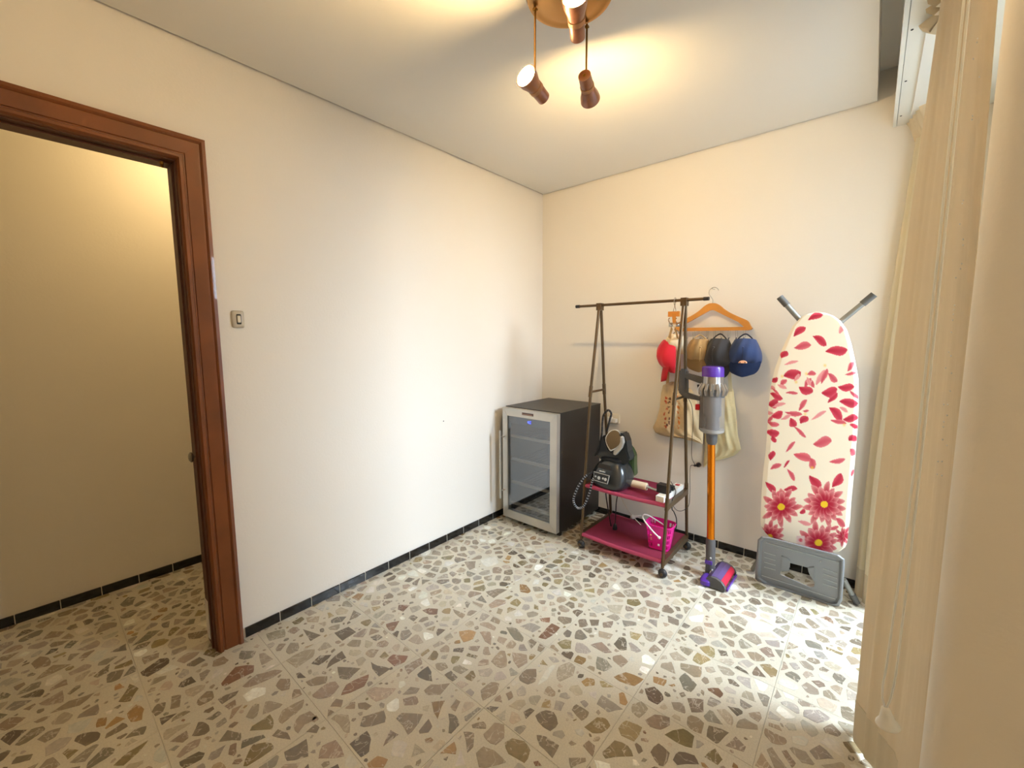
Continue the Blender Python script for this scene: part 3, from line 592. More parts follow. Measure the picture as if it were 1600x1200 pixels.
for X in (XL, XR):
    for L in (legF, legB):
        bm = NB(); tube(bm, [(X, y, z) for z, y in L], .0095, 10); lg = obj('leg', bm, M_tube, rk, smooth=True)
        for zc in (1.015, .42):
            y = np.interp(zc, [a for a, _ in L], [b for _, b in L]); y2 = np.interp(zc+.05, [a for a, _ in L], [b for _, b in L])
            bm = NB(); tube(bm, [(X, y-(y2-y)*.7, zc-.035), (X, y+(y2-y)*.7, zc+.035)], .0118, 10); obj('joint', bm, M_tube, lg, smooth=True)
    bm = NB(); tube(bm, [(X, -.475, 1.012), (X, -.295, 1.012)], .0075, 8); obj('crossbar', bm, M_tube, rk, smooth=True)
    bm = NB(); box(bm, (X-.016, YB-.022, 1.535), (X+.016, YB+.022, 1.580)); obj('top_bracket', bm, M_tube, rk, bevel=.006)
    for (z, yf, yb) in ((.405, -.532, -.200), (.085, -.562, -.156)):
        bm = NB(); box(bm, (X-.011, yf, z-.016), (X+.011, yb, z+.016)); obj('side_bar', bm, M_tube, rk, bevel=.005)
    for y in (-.565, -.152):
        bm = NB(); tube(bm, [(X, y, .04), (X, y, .07)], .006, 8); cs = obj('caster', bm, M_rub, rk)
        bm = NB(); ball(bm, (X+.004, y-.006, .028), .0262, 14, (1, .72, 1)); obj('wheel', bm, M_rub, cs, smooth=True)
        bm = NB(); tube(bm, [(X+.004, y-.028, .028), (X+.004, y+.014, .028)], .009, 10); obj('hub', bm, M_tube, cs, smooth=True)
def shelf(z, yf, yb):
    bm = NB(); rows = []
    for j in range(15):
        v = j/14; y = yf+(yb-yf)*v; row = []
        for i in range(19):
            u = i/18; sag = -.012*math.sin(PI*u)*math.sin(PI*v)**.6
            row.append(bm.verts.new((XL+.008+(XR-XL-.016)*u, y, z+.012+sag)))
        rows.append(row)
    for A, B in zip(rows, rows[1:]):
        for k in range(18): bm.faces.new((A[k], A[k+1], B[k+1], B[k]))
    bmesh.ops.solidify(bm, geom=bm.faces[:], thickness=.002)
    sh = obj('canvas_shelf', bm, M_pink, rk, smooth=True)
    for y in (yf, yb):
        bm = NB(); tube(bm, [(XL+.008, y, z+.004), (XL+.2, y, z-.002), (XR-.2, y, z-.002), (XR-.008, y, z+.004)], .0125, 10); obj('tube_sleeve', bm, M_pink, sh, smooth=True)
shelf(.405, -.528, -.206); shelf(.085, -.560, -.160)
ZS, ZL = .411, .094

# ---------------------------------------------------------------- steam generator iron
M_gun = mat('gunmetal_plastic', (42, 46, 48), .22, coat=.3); M_bl = mat('satin_black', (26, 26, 28), .4); M_silver = mat('silver_plastic', (206, 204, 198), .25, .5)
st = thing('steam_station', 'dark steam generator base with control panel on the upper shelf', 'steam station', (.86, -.42, ZS))
def sl(cx, cy, z, w, d, e=.45, n=28, rz=0):
    out = []
    for k in range(n):
        a = 2*PI*k/n; ca, sa = math.cos(a), math.sin(a); x = math.copysign(abs(ca)**e, ca)*w; y = math.copysign(abs(sa)**e, sa)*d
        out.append(Vector((cx+x*math.cos(rz)-y*math.sin(rz), cy+x*math.sin(rz)+y*math.cos(rz), z)))
    return out
SX, SY, RZ = .876, -.435, -.12
secs = [(0, .105, .085), (.012, .118, .098), (.04, .127, .104), (.09, .120, .098), (.125, .105, .088), (.150, .088, .075), (.168, .072, .064), (.176, .05, .05)]
obj('body', loft(NB(), [sl(SX+.012*(h/.17), SY+.02*(h/.17), ZS+h+.002, w, d, .6, 36, RZ) for h, w, d in secs]), M_gun, st, smooth=True)
bm = NB(); loft(bm, [sl(SX+.01, SY+.02, ZS+h, w, d, .5, 28, RZ) for h, w, d in ((.165, .075, .062), (.185, .082, .066), (.196, .07, .055), (.200, .04, .03))]); obj('iron_rest', bm, M_bl, st, smooth=True)
fn = Vector((math.sin(RZ), -math.cos(RZ), .22)).normalized(); fr_ = Vector((math.cos(RZ), math.sin(RZ), 0)); fu = fr_.cross(fn)*-1
fu = fn.cross(fr_)*-1 if fn.cross(fr_).z < 0 else fn.cross(fr_)
pc0 = Vector((SX-.018, SY-.100, ZS+.075))
def quad(bm, c, w0, w1, h, t):
    P = [c-fr_*w0-fu*h, c+fr_*w0-fu*h, c+fr_*w1+fu*h, c-fr_*w1+fu*h]; prism(bm, P, fn*t)
bm = NB(); quad(bm, pc0, .052, .058, .027, .006); obj('panel_rim', bm, M_silver, st)
bm = NB(); quad(bm, pc0+fn*.005, .049, .055, .024, .0025); pn = obj('control_panel', bm, M_bl, st)
for k, (u, v, w) in enumerate(((-.038, 0, .006), (-.012, -.004, .011), (.018, .0, .007), (.036, -.002, .010))):
    bm = NB(); c = pc0+fr_*u+fu*v+fn*.007; lathe(bm, [(0, w), (.002, w), (.0025, w*.5)], c, c+fn, 12); obj('button', bm, M_silver, pn)
bm = NB(); c = pc0+fu*.040+fn*(-.004); prism(bm, [c-fr_*.02-fu*.0028, c+fr_*.02-fu*.0028, c+fr_*.02+fu*.0028, c-fr_*.02+fu*.0028], fn*.008); obj('name_strip', bm, M_silver, st)
bm = NB(); c = pc0+fu*.066+Vector((.004, .022, 0)); prism(bm, [c-fr_*.055-fu*.016, c+fr_*.05-fu*.016, c+fr_*.042+fu*.014, c-fr_*.042+fu*.014], fn*.006); obj('carry_slot', bm, M_dark, st)
g = [at(*q, 1, -.375) for q in ((968, 688), (984, 700), (990, 712), (990, 728), (991, 744), (975, 750), (955, 735), (952, 700))]
bm = NB(); prism(bm, g, (0, .06, 0)); obj('water_tank', bm, mat('green_tank', (84, 106, 66), .3), st, bevel=.006, label='green water tank')
M_hose = mat('braid_dark', (30, 30, 34), .6); M_hosew = mat('braid_pale', (206, 208, 214), .6)
hp = [at(x, y, 1, d) for x, y, d in ((926, 738, -.50), (914, 745, -.54), (902, 763, -.56), (896, 782, -.565), (903, 794, -.56), (913, 789, -.55), (921, 770, -.545), (926, 750, -.54), (932, 744, -.52))]
pts = curve(hp, 10); bm = NB(); tube(bm, pts, .0068, 8); hs = obj('steam_hose', bm, M_hose, st, smooth=True)
bm = NB()
for i in range(8, len(pts)-8, 2):
    t = (pts[i+1]-pts[i-1]).normalized(); tube(bm, [pts[i]-t*.0015, pts[i]+t*.0015], .0074, 8)
obj('braid_bands', bm, M_hosew, hs, kind='stuff')
bm = NB(); prism(bm, [at(*q, 1, -.465) for q in ((931, 709), (938, 694), (948, 685), (960, 677), (973, 677), (978, 690), (980, 706), (984, 719), (975, 727), (936, 718))], (0, .085, 0)); obj('rest_shroud', bm, M_gun, st, bevel=.008)
# the iron, standing on the base
ir = thing('steam_iron', 'black steam iron with silver soleplate resting on the steam station', 'iron', (.90, -.44, ZS+.2))
ic = at(958.5, 688, 1, -.485); m_ = mpp(ic)
n_ = Vector((.35, -.80, .42)).normalized(); r_ = Vector((0, 0, 1)).cross(n_)*-1; r_ = n_.cross(Vector((0, 0, 1)))*-1; r_.normalize()
if r_.dot(RT) < 0: r_ = -r_
u_ = n_.cross(r_); u_ = u_ if u_.z > 0 else -u_
ta = .20; r_, u_ = r_*math.cos(ta)-u_*math.sin(ta), r_*math.sin(ta)+u_*math.cos(ta)
def iring(s, off, n=28, up=0):
    out = []
    for k in range(n):
        a = 2*PI*k/n; y = math.sin(a); x = math.cos(a)*(1-.55*max(0, -y)**1.6)
        out.append(ic+r_*(x*.050*s)+u_*(y*.070*s+up)+n_*off)
    return out
obj('soleplate', loft(NB(), [iring(1.0, 0), iring(1.0, .004), iring(.93, .006)]), M_silver, ir, smooth=True)
obj('sole_face', loft(NB(), [iring(.91, .0055), iring(.87, .0085)]), mat('mirror_sole', (120, 112, 104), .12, 1.0), ir, smooth=True)
obj('shell', loft(NB(), [iring(1.02, -.001), iring(1.06, -.02), iring(.98, -.05), iring(.7, -.085), iring(.3, -.10)]), M_bl, ir, smooth=True)
bm = NB(); tube(bm, curve([ic-n_*.06+u_*.075, ic-n_*.115+u_*.05, ic-n_*.125-u_*.02, ic-n_*.07-u_*.07], 6), .013, 10); obj('grip', bm, M_bl, ir, smooth=True)
w = [at(*q, 1, -.50) for q in ((961, 711), (973, 702), (975, 693), (969, 683), (973, 690), (973, 700), (963, 712), (957, 714))]
cpts = curve([at(x, y, 1, d) for x, y, d in ((948, 674, -.44), (953, 655, -.44), (955, 646, -.44), (950, 641, -.44), (943, 649, -.44), (941, 662, -.45), (940, 680, -.46), (936, 700, -.47), (930, 712, -.47))], 8)
bm = NB(); tube(bm, cpts, .0068, 8); cc = obj('steam_cord', bm, M_hose, ir, smooth=True)
bm = NB()
for i in range(6, 48, 4):
    t = (cpts[i+1]-cpts[i-1]).normalized(); tube(bm, [cpts[i]-t*.001, cpts[i]+t*.001], .0072, 8)
obj('braid_bands', bm, mat('braid_grey', (110, 104, 104), .6), cc, kind='stuff')
bm = NB(); prism(bm, [at(*q, 1, -.505) for q in ((959, 702), (958, 710), (961.5, 711.5), (970, 701.5), (973.3, 692), (972, 684), (969, 682), (968.7, 691), (965.4, 698))], (0, .03, 0)); obj('silver_skirt', bm, M_silver, ir, bevel=.002)
hw = [at(x, y, 1, -.47) for x, y in ((931, 704), (937, 690), (942, 680), (946, 690), (950, 700), (952, 706), (935, 708))]
bm = NB(); prism(bm, hw, (0, .05, 0)); obj('heel', bm, M_bl, ir, bevel=.006)

# ---------------------------------------------------------------- things on the upper shelf
lr = thing('lint_roller', 'cream paper lint roller lying on the upper raspberry shelf', 'lint roller', (1.06, -.36, ZS+.03))
a0, a1, a2 = at(988, 738, 1, -.40), at(1011, 746, 1, -.40), at(1028, 748, 1, -.42)
zc = ZS+.035
a0, a1, a2 = [Vector((p.x, p.y, zc)) for p in (a0, a1, a2)]
bm = NB(); lathe(bm, [(0, .016), (0, .0235), ((a1-a0).length, .0235), ((a1-a0).length, .016)], a0, a1, 24); obj('paper_roll', bm, mat('paper', (240, 222, 192), .7), lr, smooth=True)
bm = NB(); lathe(bm, [(0, .011), (.02, .007), ((a2-a1).length+.05, .009)], a1, a2, 14); obj('handle', bm, M_silver, lr, smooth=True)
bm = NB(); d = (a0-a1).normalized(); lathe(bm, [(.006, .012), (.008, .02), (.013, .021), (.016, .016)], a0, a0+d, 20); obj('end_disc', bm, mat('olive_disc', (170, 160, 126), .4), lr, smooth=True)
ps = thing('power_strip', 'white power strip lying across the right end of the upper shelf', 'power strip', (1.23, -.36, ZS))
P0, P1 = Vector((1.222, -.515, ZS+.002)), Vector((1.236, -.225, ZS+.002)); dd = (P1-P0).normalized(); rr = dd.cross(Vector((0, 0, 1)))
Mx = Matrix(((rr.x, dd.x, 0, P0.x), (rr.y, dd.y, 0, P0.y), (0, 0, 1, P0.z), (0, 0, 0, 1)))
bm = NB(); box(bm, (-.024, 0, 0), (.024, (P1-P0).length, .036), Mx); obj('housing', bm, M_white, ps, bevel=.006)
bm = NB(); box(bm, (-.011, .245, .036), (.011, .268, .041), Mx); obj('switch', bm, mat('red_switch', (190, 40, 40), .3), ps, bevel=.002)
for y in (.03, .19): bm = NB(); lathe(bm, [(0, .018), (.0012, .018)], Mx @ Vector((0, y, .0355)), Mx @ Vector((0, y, 1)), 20); obj('outlet', bm, M_cream, ps)
ad = thing('power_adapter', 'black power adapter plugged into the near end of the power strip', 'adapter', Mx @ Vector((0, .075, .04)))
bm = NB(); box(bm, (-.045, .055, .037), (.022, .105, .085), Mx); obj('case', bm, M_bl, ad, bevel=.004)
pg = thing('plug', 'small black plug pushed into the far half of the power strip', 'plug', Mx @ Vector((0, .16, .04)))
bm = NB(); box(bm, (-.016, .135, .037), (.02, .165, .062), Mx @ Matrix.Rotation(.0, 4, 'Z')); obj('case', bm, M_bl, pg, bevel=.004)

# ---------------------------------------------------------------- cables
M_cab_b = mat('black_cable', (30, 29, 30), .45); M_cab_w = mat('white_cable', (228, 216, 196), .5)
def cable(name, label, pl, r, m, plug=None):
    P = [at(x, y, 1, d) for x, y, d in pl]
    bm = NB(); tube(bm, curve(P, 8), r, 7)
    t = thing(name, label, 'cable', P[0]); obj('lead', bm, m, t, smooth=True)
    if plug:
        bm = NB(); c = P[-1]; lathe(bm, [(0, .006), (.01, .011), (.03, .015), (.04, .015), (.043, .008)], c, c-Vector((0, 0, 1)), 14); obj('plug', bm, m, t, smooth=True)
    return t
cable('power_cable', 'black cable pair dropping from the left end of the upper shelf towards the floor', [(946, 758, -.50), (947, 775, -.47), (950, 795, -.40), (953, 812, -.36), (955, 828, -.33), (950, 838, -.36)], .004, M_cab_b)
cable('power_cable', 'black cable ending in a black plug dangling above the lower shelf', [(968, 752, -.44), (966, 768, -.43), (963, 785, -.42), (962, 805, -.40), (961, 818, -.39)], .0036, M_cab_b, True)
cable('power_cable', 'thin white cable slanting down behind the upper shelf to the basket', [(964, 752, -.22), (968, 770, -.20), (977, 790, -.19), (990, 808, -.19), (1003, 822, -.19)], .0028, M_cab_w)
cable('power_cable', 'thick black cable curling down behind the right front leg of the rack', [(1052, 782, -.40), (1050, 795, -.40), (1053, 800, -.38), (1057, 812, -.37), (1055, 828, -.37), (1043, 838, -.38), (1034, 842, -.38)], .0032, M_cab_b)
cable('charger_lead', 'thin charger lead running down the wall from the rack to a wall plug', [(1075, 622, -.29), (1081, 635, -.20), (1083, 660, -.12), (1081, 690, -.08), (1081, 715, -.05), (1086, 727, -.035), (1079, 728, -.04), (1078, 745, -.08), (1078, 770, -.12), (1076, 790, -.17), (1066, 798, -.24), (1056, 796, -.34), (1050, 783, -.46), (1056, 768, -.46), (1048, 752, -.47)], .0018, M_cab_b)
cw = thing('wall_plug', 'small black plug with chrome ring on the back wall right of the rack', 'plug', at(1092, 726, 1, 0))
p = at(1092, 726, 1, 0); bm = NB(); lathe(bm, [(0, .014), (.02, .013), (.028, .008)], p, p-Vector((0, 1, 0)), 14); obj('case', bm, M_bl, cw, smooth=True)
bm = NB(); lathe(bm, [(.001, .0165), (.006, .0165)], p, p-Vector((0, 1, 0)), 18); obj('ring', bm, M_wire, cw, smooth=True)
bm = NB(); tube(bm, [p-Vector((0, .02, 0)), p-Vector((.022, .03, .004))], .007, 8); obj('plug_head', bm, M_bl, cw, smooth=True)

# ---------------------------------------------------------------- pink basket with pegs
M_fuch = mat('fuchsia_plastic', (228, 28, 140), .35)
bc = at(1031, 868, 2, ZL+.01); BX, BY = 1.195, -.415; BH = .150
bk = thing('peg_basket', 'bright pink perforated basket with white handle on the lower shelf', 'basket', (BX, BY, ZL))
def basket():
    bm = NB(); n = 36; nz = 13; rows = []
    for j in range(nz+1):
        v = j/nz; w = .058+.020*v; d = .045+.016*v; rows.append([bm.verts.new(p) for p in sl(BX, BY, ZL+.004+BH*v, w, d, .42, n, .05)])
    for j in range(nz):
        for k in range(n):
            hole = (k % 2 == 1) and j in (1, 2, 4, 5, 7, 8, 10, 11) and k % 9 not in (0, 8)
            if not hole: bm.faces.new((rows[j][k], rows[j][(k+1) % n], rows[j+1][(k+1) % n], rows[j+1][k]))
    bm.faces.new(rows[0][::-1]); bmesh.ops.recalc_face_normals(bm, faces=bm.faces); bmesh.ops.solidify(bm, geom=bm.faces[:], thickness=.0018); return bm
obj('tub', basket(), M_fuch, bk, smooth=True)
bm = NB(); R_ = [Vector((p.x, p.y, ZL+BH+.004)) for p in sl(BX, BY, 0, .080, .063, .42, 48, .05)]; tube(bm, R_, .004, 6, closed=True); obj('rim', bm, M_fuch, bk, smooth=True)
hL = at(1030, 840, 1, BY-.070); 
hpts = curve([hL, at(1020, 830, 1, -.50), at(1008, 815, 1, -.50), at(1004, 806, 1, -.485), at(1010, 804, 1, -.44), at(1023, 811, 1, -.39), at(1037, 820, 1, -.355)], 8)
bm = NB(); tube(bm, hpts, .0042, 8); hd = obj('handle', bm, M_white, bk, smooth=True)
bm = NB(); ball(bm, hL, .009, 12); obj('pivot', bm, M_white, hd, smooth=True)
PEGS = [('amber', (236, 170, 60)), ('pale yellow', (240, 222, 130)), ('orange', (230, 116, 50)), ('white', (244, 240, 228)), ('salmon', (236, 134, 120)), ('mint green', (150, 204, 164)), ('lemon', (244, 226, 60)), ('sky blue', (120, 176, 214)), ('peach', (246, 196, 150)), ('coral', (240, 96, 80))]
r3 = random.Random(5)
for k, (nm, cc) in enumerate(PEGS):
    c = Vector((BX-.026+.034*(k % 2)+r3.uniform(-.006, .006), BY-.022+r3.uniform(-.008, .022), ZL+.024+.012*(k//2)))
    Rm = Matrix.Translation(c) @ Matrix.Rotation(r3.uniform(0, PI), 4, 'Z') @ Matrix.Rotation(r3.uniform(-.5, .5), 4, 'Y')
    bm = NB(); box(bm, (-.030, -.005, .0005), (.030, .005, .0055)); box(bm, (-.030, -.005, -.0055), (.018, .005, -.0005)); box(bm, (-.003, -.0058, -.0065), (.003, .0058, .0065))
    bmesh.ops.transform(bm, matrix=Rm, verts=bm.verts)
    obj('clothes_peg', bm, mat('peg_'+nm, cc, .4), label=nm+' clothes peg inside the pink basket', cat='clothes peg', group='clothes pegs in the pink basket')
wc = thing('white_plug', 'small white plug end hanging behind the lower shelf beside the basket', 'plug', at(988, 808, 1, -.2))
p = at(987, 808, 1, -.19); q = at(1001, 806, 1, -.19); bm = NB(); lathe(bm, [(0, .013), (.012, .015), (.02, .010), ((q-p).length, .005)], p, q, 14); obj('case', bm, M_white, wc, smooth=True)
bm = NB(); lathe(bm, [(0, .007), (.002, .007)], p+(p-q).normalized()*.002, p-(q-p), 10); obj('tip', bm, M_dark, wc)

# ---------------------------------------------------------------- cordless vacuum
M_vg = mat('vacuum_grey', (86, 84, 84), .4); M_nick = mat('nickel', (176, 170, 164), .22, .85); M_pur = mat('purple_plastic', (86, 48, 156), .25); M_or = mat('orange_tube', (214, 120, 10), .22, .75)
M_bin = mat('smoked_bin', (176, 168, 164), .10, trans=0.0, alpha=.32); M_red = mat('red_roller', (206, 34, 62), .55); M_redb = mat('red_button', (190, 20, 36), .3)
VX, VYb, VYt = 1.515, -.385, -.345
def vy(yp): return VYt+(VYb-VYt)*(yp-572)/(905-572)
def vp(x, y): return at(x, y, 1, vy(y))
va = thing('cordless_vacuum', 'upright cordless stick vacuum with orange tube and purple top by the rack', 'vacuum cleaner', Vector((VX, VYb, 0)))
def vl(name, rows, m, parent=None, n=28):
    P = [(vp(x, y), w) for x, y, w in rows]; rings = []
    for p, w in P:
        r = w*mpp(p); rings.append([p+Vector((r*math.cos(2*PI*k/n), r*math.sin(2*PI*k/n), 0)) for k in range(n)])
    return obj(name, loft(NB(), rings), m, parent or va, smooth=True)
vl('filter_cap', [(1114, 572, 12), (1114, 573, 15), (1114, 576, 16), (1114, 588, 16)], M_pur)
vl('motor_housing', [(1114, 588, 15.5), (1114, 600, 15.8), (1114, 607, 17.5), (1114, 616, 17)], M_nick)
cy = vl('cyclone_ring', [(1113.5, 603, 16), (1113.5, 611, 19), (1113.5, 616, 18), (1113.5, 620, 17)], M_vg)
c_ = vp(1113.5, 609); rr_ = 19.5*mpp(c_)
for k in range(14):
    a = 2*PI*k/14; p = Vector((c_.x+rr_*math.cos(a), c_.y+rr_*math.sin(a), c_.z)); b_ = Vector((c_.x+rr_*.78*math.cos(a), c_.y+rr_*.78*math.sin(a), c_.z+.035)); d_ = Vector((c_.x+rr_*.92*math.cos(a), c_.y+rr_*.92*math.sin(a), c_.z-.028))
    bm = NB(); tube(bm, [b_, p, d_], [.008, .0125, .008], 8); obj('cyclone', bm, M_nick, cy, smooth=True)
vl('cyclone_core', [(1113, 620, 13), (1113, 648, 13), (1113, 652, 10), (1113, 672, 10.5)], M_vg)
vl('dust_bin', [(1113, 618, 17.5), (1113, 624, 18), (1112.5, 668, 17.5), (1112.5, 674, 16), (1112.5, 676, 10)], M_bin)
vl('bin_base', [(1112.5, 670, 17.9), (1112.5, 674, 16.8), (1112.5, 677, 12)], mat('clear_edge', (190, 186, 180), .2, alpha=.6))
vl('neck', [(1112, 675, 8.5), (1112, 690, 7.8), (1112, 694, 6)], M_vg)
vl('tube', [(1111.5, 692, 5.6), (1110.5, 843, 5.6)], M_or)
vl('lower_collar', [(1110.5, 841, 6.3), (1110.5, 846, 7), (1110, 872, 6.8), (1109.5, 884, 6.6), (1109, 895, 7)], M_vg)
bm = NB(); p = vp(1109, 876); s_ = mpp(p); box(bm, p+Vector((-5*s_, -8.2*s_, -2.6*s_)), p+Vector((5*s_, -5*s_, 2.6*s_))); obj('release_catch', bm, M_pur, va, bevel=.002)
bm = NB(); p = vp(1111, 869); ball(bm, p+Vector((.004, -7*s_, 0)), .006, 8); obj('pin', bm, M_silver, va, smooth=True)
# rear spine, battery, handle reaching left to the rack
spn = [vp(1098, 612), vp(1095, 620), vp(1093, 670), vp(1093, 673), vp(1098, 675)]
A = vp(1097, 645); bm = NB(); prism(bm, [vp(1103, 612), vp(1093, 617), vp(1091.5, 672), vp(1099, 673)], (0, .05, 0)); obj('bin_runner', bm, M_vg, va, bevel=.004)
bm = NB(); prism(bm, [vp(1098, 590), vp(1066, 581.5), vp(1064, 590), vp(1076, 593), vp(1098, 601)], (0, .038, 0)); obj('upper_arm', bm, M_vg, va, bevel=.005)
bm = NB(); prism(bm, [vp(1068, 576), vp(1061, 577), vp(1058.5, 612), vp(1066, 620), vp(1073, 619), vp(1073, 578)], (0, .042, 0)); obj('grip', bm, M_vg, va, bevel=.008)
bm = NB(); prism(bm, [vp(1064, 614), vp(1073, 614), vp(1096, 622), vp(1096, 627), vp(1066, 621)], (0, .036, 0)); obj('trigger_guard', bm, M_vg, va, bevel=.004)
bm = NB(); prism(bm, [vp(1089, 601), vp(1094, 601), vp(1092, 607), vp(1090, 607)], (0, .014, 0)); obj('trigger', bm, M_bl, va)
bm = NB(); p = vp(1092, 636); box(bm, p+Vector((-.016, -.012, -.016)), p+Vector((.006, .014, .016))); obj('release_button', bm, M_redb, va, bevel=.004)
# floor head
hA, hB = Vector((1.552, -.500, .030)), Vector((1.556, -.285, .030))
ax = (hB-hA).normalized(); sx_ = Vector((ax.y, -ax.x, 0))
if sx_.x > 0: sx_ = -sx_
hr = NB(); lathe(hr, [(.012, .027), ((hB-hA).length-.012, .027)], hA, hB, 22); obj('roller', hr, M_red, va, smooth=True)
def head_sec(p, s):
    return [p+sx_*a*s*.86+Vector((0, 0, b*.88)) for a, b in ((-.036, -.026), (-.040, -.01), (-.030, .012), (-.01, .030), (.02, .040), (.05, .040), (.075, .022), (.082, 0), (.08, -.026))]
obj('end_cap', loft(NB(), [head_sec(hA-ax*.004, .9), head_sec(hA, 1), head_sec(hA+ax*.012, 1)]), M_vg, va)
obj('end_cap', loft(NB(), [head_sec(hB-ax*.012, 1), head_sec(hB+ax*.002, 1)]), M_vg, va)
def hood(p): return [p+sx_*a*.86+Vector((0, 0, b*.88)) for a, b in ((-.008, .032), (.02, .041), (.05, .041), (.075, .023), (.082, 0), (.08, -.025), (.04, -.022), (.036, .012), (.018, .028), (-.004, .030))]
obj('hood', loft(NB(), [hood(hA+ax*.0125), hood(hB-ax*.0125)]), mat('smoky_violet', (96, 78, 128), .2), va)
bm = NB(); box(bm, (-.004, 0, 0), (.003, .19, .014), Matrix(((-sx_.x, ax.x, 0, hA.x-sx_.x*.038+ax.x*.013), (-sx_.y, ax.y, 0, hA.y-sx_.y*.038+ax.y*.013), (0, 0, 1, .006), (0, 0, 0, 1)))); obj('bumper', bm, M_pur, va, bevel=.002)
nb = vp(1109, 893); mid = (hA+hB)/2+sx_*.05+Vector((0, 0, .012))
bm = NB(); tube(bm, [nb, (nb+mid)/2+Vector((0, 0, -.004)), mid], [.022, .024, .027], 14); obj('head_joint', bm, M_silver, va, smooth=True)
bm = NB(); p = hA+ax*.03+sx_*.07; loft(bm, [sl(p.x, p.y, z, w, w*1.6, .7, 20, 0) for z, w in ((.012, .030), (.034, .030), (.044, .022), (.047, .008))]); obj('soft_wheel', bm, M_pur, va, smooth=True)

# ---------------------------------------------------------------- ironing board
M_leg = mat('grey_lacquer_tube', (142, 142, 136), .35, .5); M_tip = mat('grey_cap', (86, 84, 80), .55)
M_print = attrmat('floral_cotton', .8, bump=.15, spec=.2)
M_grey = mat('grey_plastic', (128, 130, 132), .32)
OUT = [(1275, 488), (1262, 490.5), (1252, 495), (1238, 510), (1230, 528), (1220, 550), (1210, 578), (1205.5, 599), (1203, 615), (1200.5, 640), (1198.5, 675), (1196, 709), (1193, 730), (1190, 770), (1188.5, 810), (1188.7, 821), (1195.7, 832), (1202.7, 839), (1228, 846), (1257, 853.8), (1298, 863.5), (1310, 862.5), (1320.5, 855.5), (1324, 847), (1326, 827.5), (1328, 815), (1330, 785), (1332, 765), (1335, 730), (1337.5, 700), (1340, 670), (1341.5, 630), (1341, 592), (1336, 565), (1330, 538), (1323, 516), (1313, 502), (1302, 494), (1290, 489.5)]
# board plane leans back: y = YA + s*(z)
n0 = Vector((0, 1, .11)).normalized(); d0 = n0.dot(Vector((0, -.215, .18)))
def on(x, y, off=0):
    x = float(x); y = float(y); d = FW+(x-800)/F*RT-(y-600)/F*UP; t = float((d0+off-n0.dot(CAM))/n0.dot(d)); return CAM+t*d
ib = thing('ironing_board', 'folded ironing board with red petal print cover leaning on the back wall', 'ironing board', (1.87, -.22, 0))
ov = np.array(OUT)
DK, MD, LT = np.array(lin((186, 36, 62))), np.array(lin((222, 92, 110))), np.array(lin((240, 176, 172))); CR = np.array(lin((250, 238, 216))); YE = np.array(lin((244, 202, 50)))
PET = "1274,495,12.5,5,20,d 1249,518,12,5.5,38,d 1281,532,13,6,-30,d 1254,541,13.5,6,5,m 1307,548,17.5,7.5,10,d 1314,515,7,4,80,l 1225,554,7,5.5,60,d 1236,567,12,2.5,15,l 1238,585,14,8.5,20,d 1329,573,9,4,50,m 1329,584,9,2.5,5,m 1282,590,14,5,65,l 1288,588,13,4,72,m 1301,590,10,5,-35,m 1210,594,5,5,-40,d 1268,584,7,4,10,m 1262,598,9,4,60,m 1224,598,7,4,50,m 1259,609,12,7,-25,d 1264,596,8,3,-60,l 1296,612,13,8,15,d 1301,622,11,4,50,d 1322,605,13,6,-5,d 1335,617,10,3,-45,m 1326,629,15,7,0,d 1237,614,10,2.5,0,m 1213,619,11,5,-20,d 1208,630,9,7,20,d 1217,633,11,3,15,l 1254,633,11,4,50,m 1214,648,10,6,25,d 1240,646,14,4,-10,m 1239,660,8,6,-50,d 1256,656,8,6,50,d 1259,642,5,2,0,m 1250,675,13,3,-40,m 1279,649,14,3,28,l 1306,646,14,7,-40,d 1329,654,12,6,0,d 1310,659,13,3.5,-15,m 1335,666,4,7,80,d 1332,685,7,6,40,d 1208,662,10,4,-15,m 1207,676,11,6,0,d 1209,686,6,4,-80,d 1285,691,15,8,5,m 1235,698,11,3,45,m 1206,712,8,5,80,d 1212,729,9.5,4,30,m 1229,725,8,2,50,d 1236,742,11,3.5,-60,m 1254,714,15,6.5,-25,m 1269,724,9,6,-60,m 1308,720,13,4,12,m 1332,706,6,5,-40,m 1332,739,6,2.5,80,m 1273,754,14,7,-60,d 1308,751,13,7,60,d 1204,762,12,5,-55,d 1235,764,11,4.5,0,d 1219,772,8,6,50,m 1254,800,5,4,0,d 1257,817,11,3.5,-10,l 1302,825,9,3,15,m 1313,816,10,5,-35,m 1222,604,8,3,-30,l 1205,606,7,3,-10,l 1200,645,8,3,0,l 1228,652,9,3,20,l 1212,612,8,2,-40,m 1245,590,7,3,60,l 1270,600,6,3,-70,m 1318,640,8,3,-30,l 1203,655,6,3,30,m"
PL = [(*map(float, s.split(',')[:5]), s.split(',')[5]) for s in PET.split()]
FL = [(1220.5, 792, 31, 12, 0), (1288, 788, 34, 16, .2), (1279, 848, 33, 15, .1), (1203, 838, 25, 13, .5), (1318, 838, 16, 9, .3)]
for (fx, fy, R, n, ph) in FL:
    for ring_, rr2, kk in ((1.0, 1.0, n), (.8, .92, n-2)):
        for k in range(kk):
            a = 2*PI*k/kk+ph+(.25 if ring_ < 1 else 0); L = R*rr2*ring_*(.92+.12*math.sin(k*2.7+fx))
            PL.append((fx+math.cos(a)*L*.60, fy-math.sin(a)*L*.60, L*.46, R*.145, math.degrees(a), 'f'))
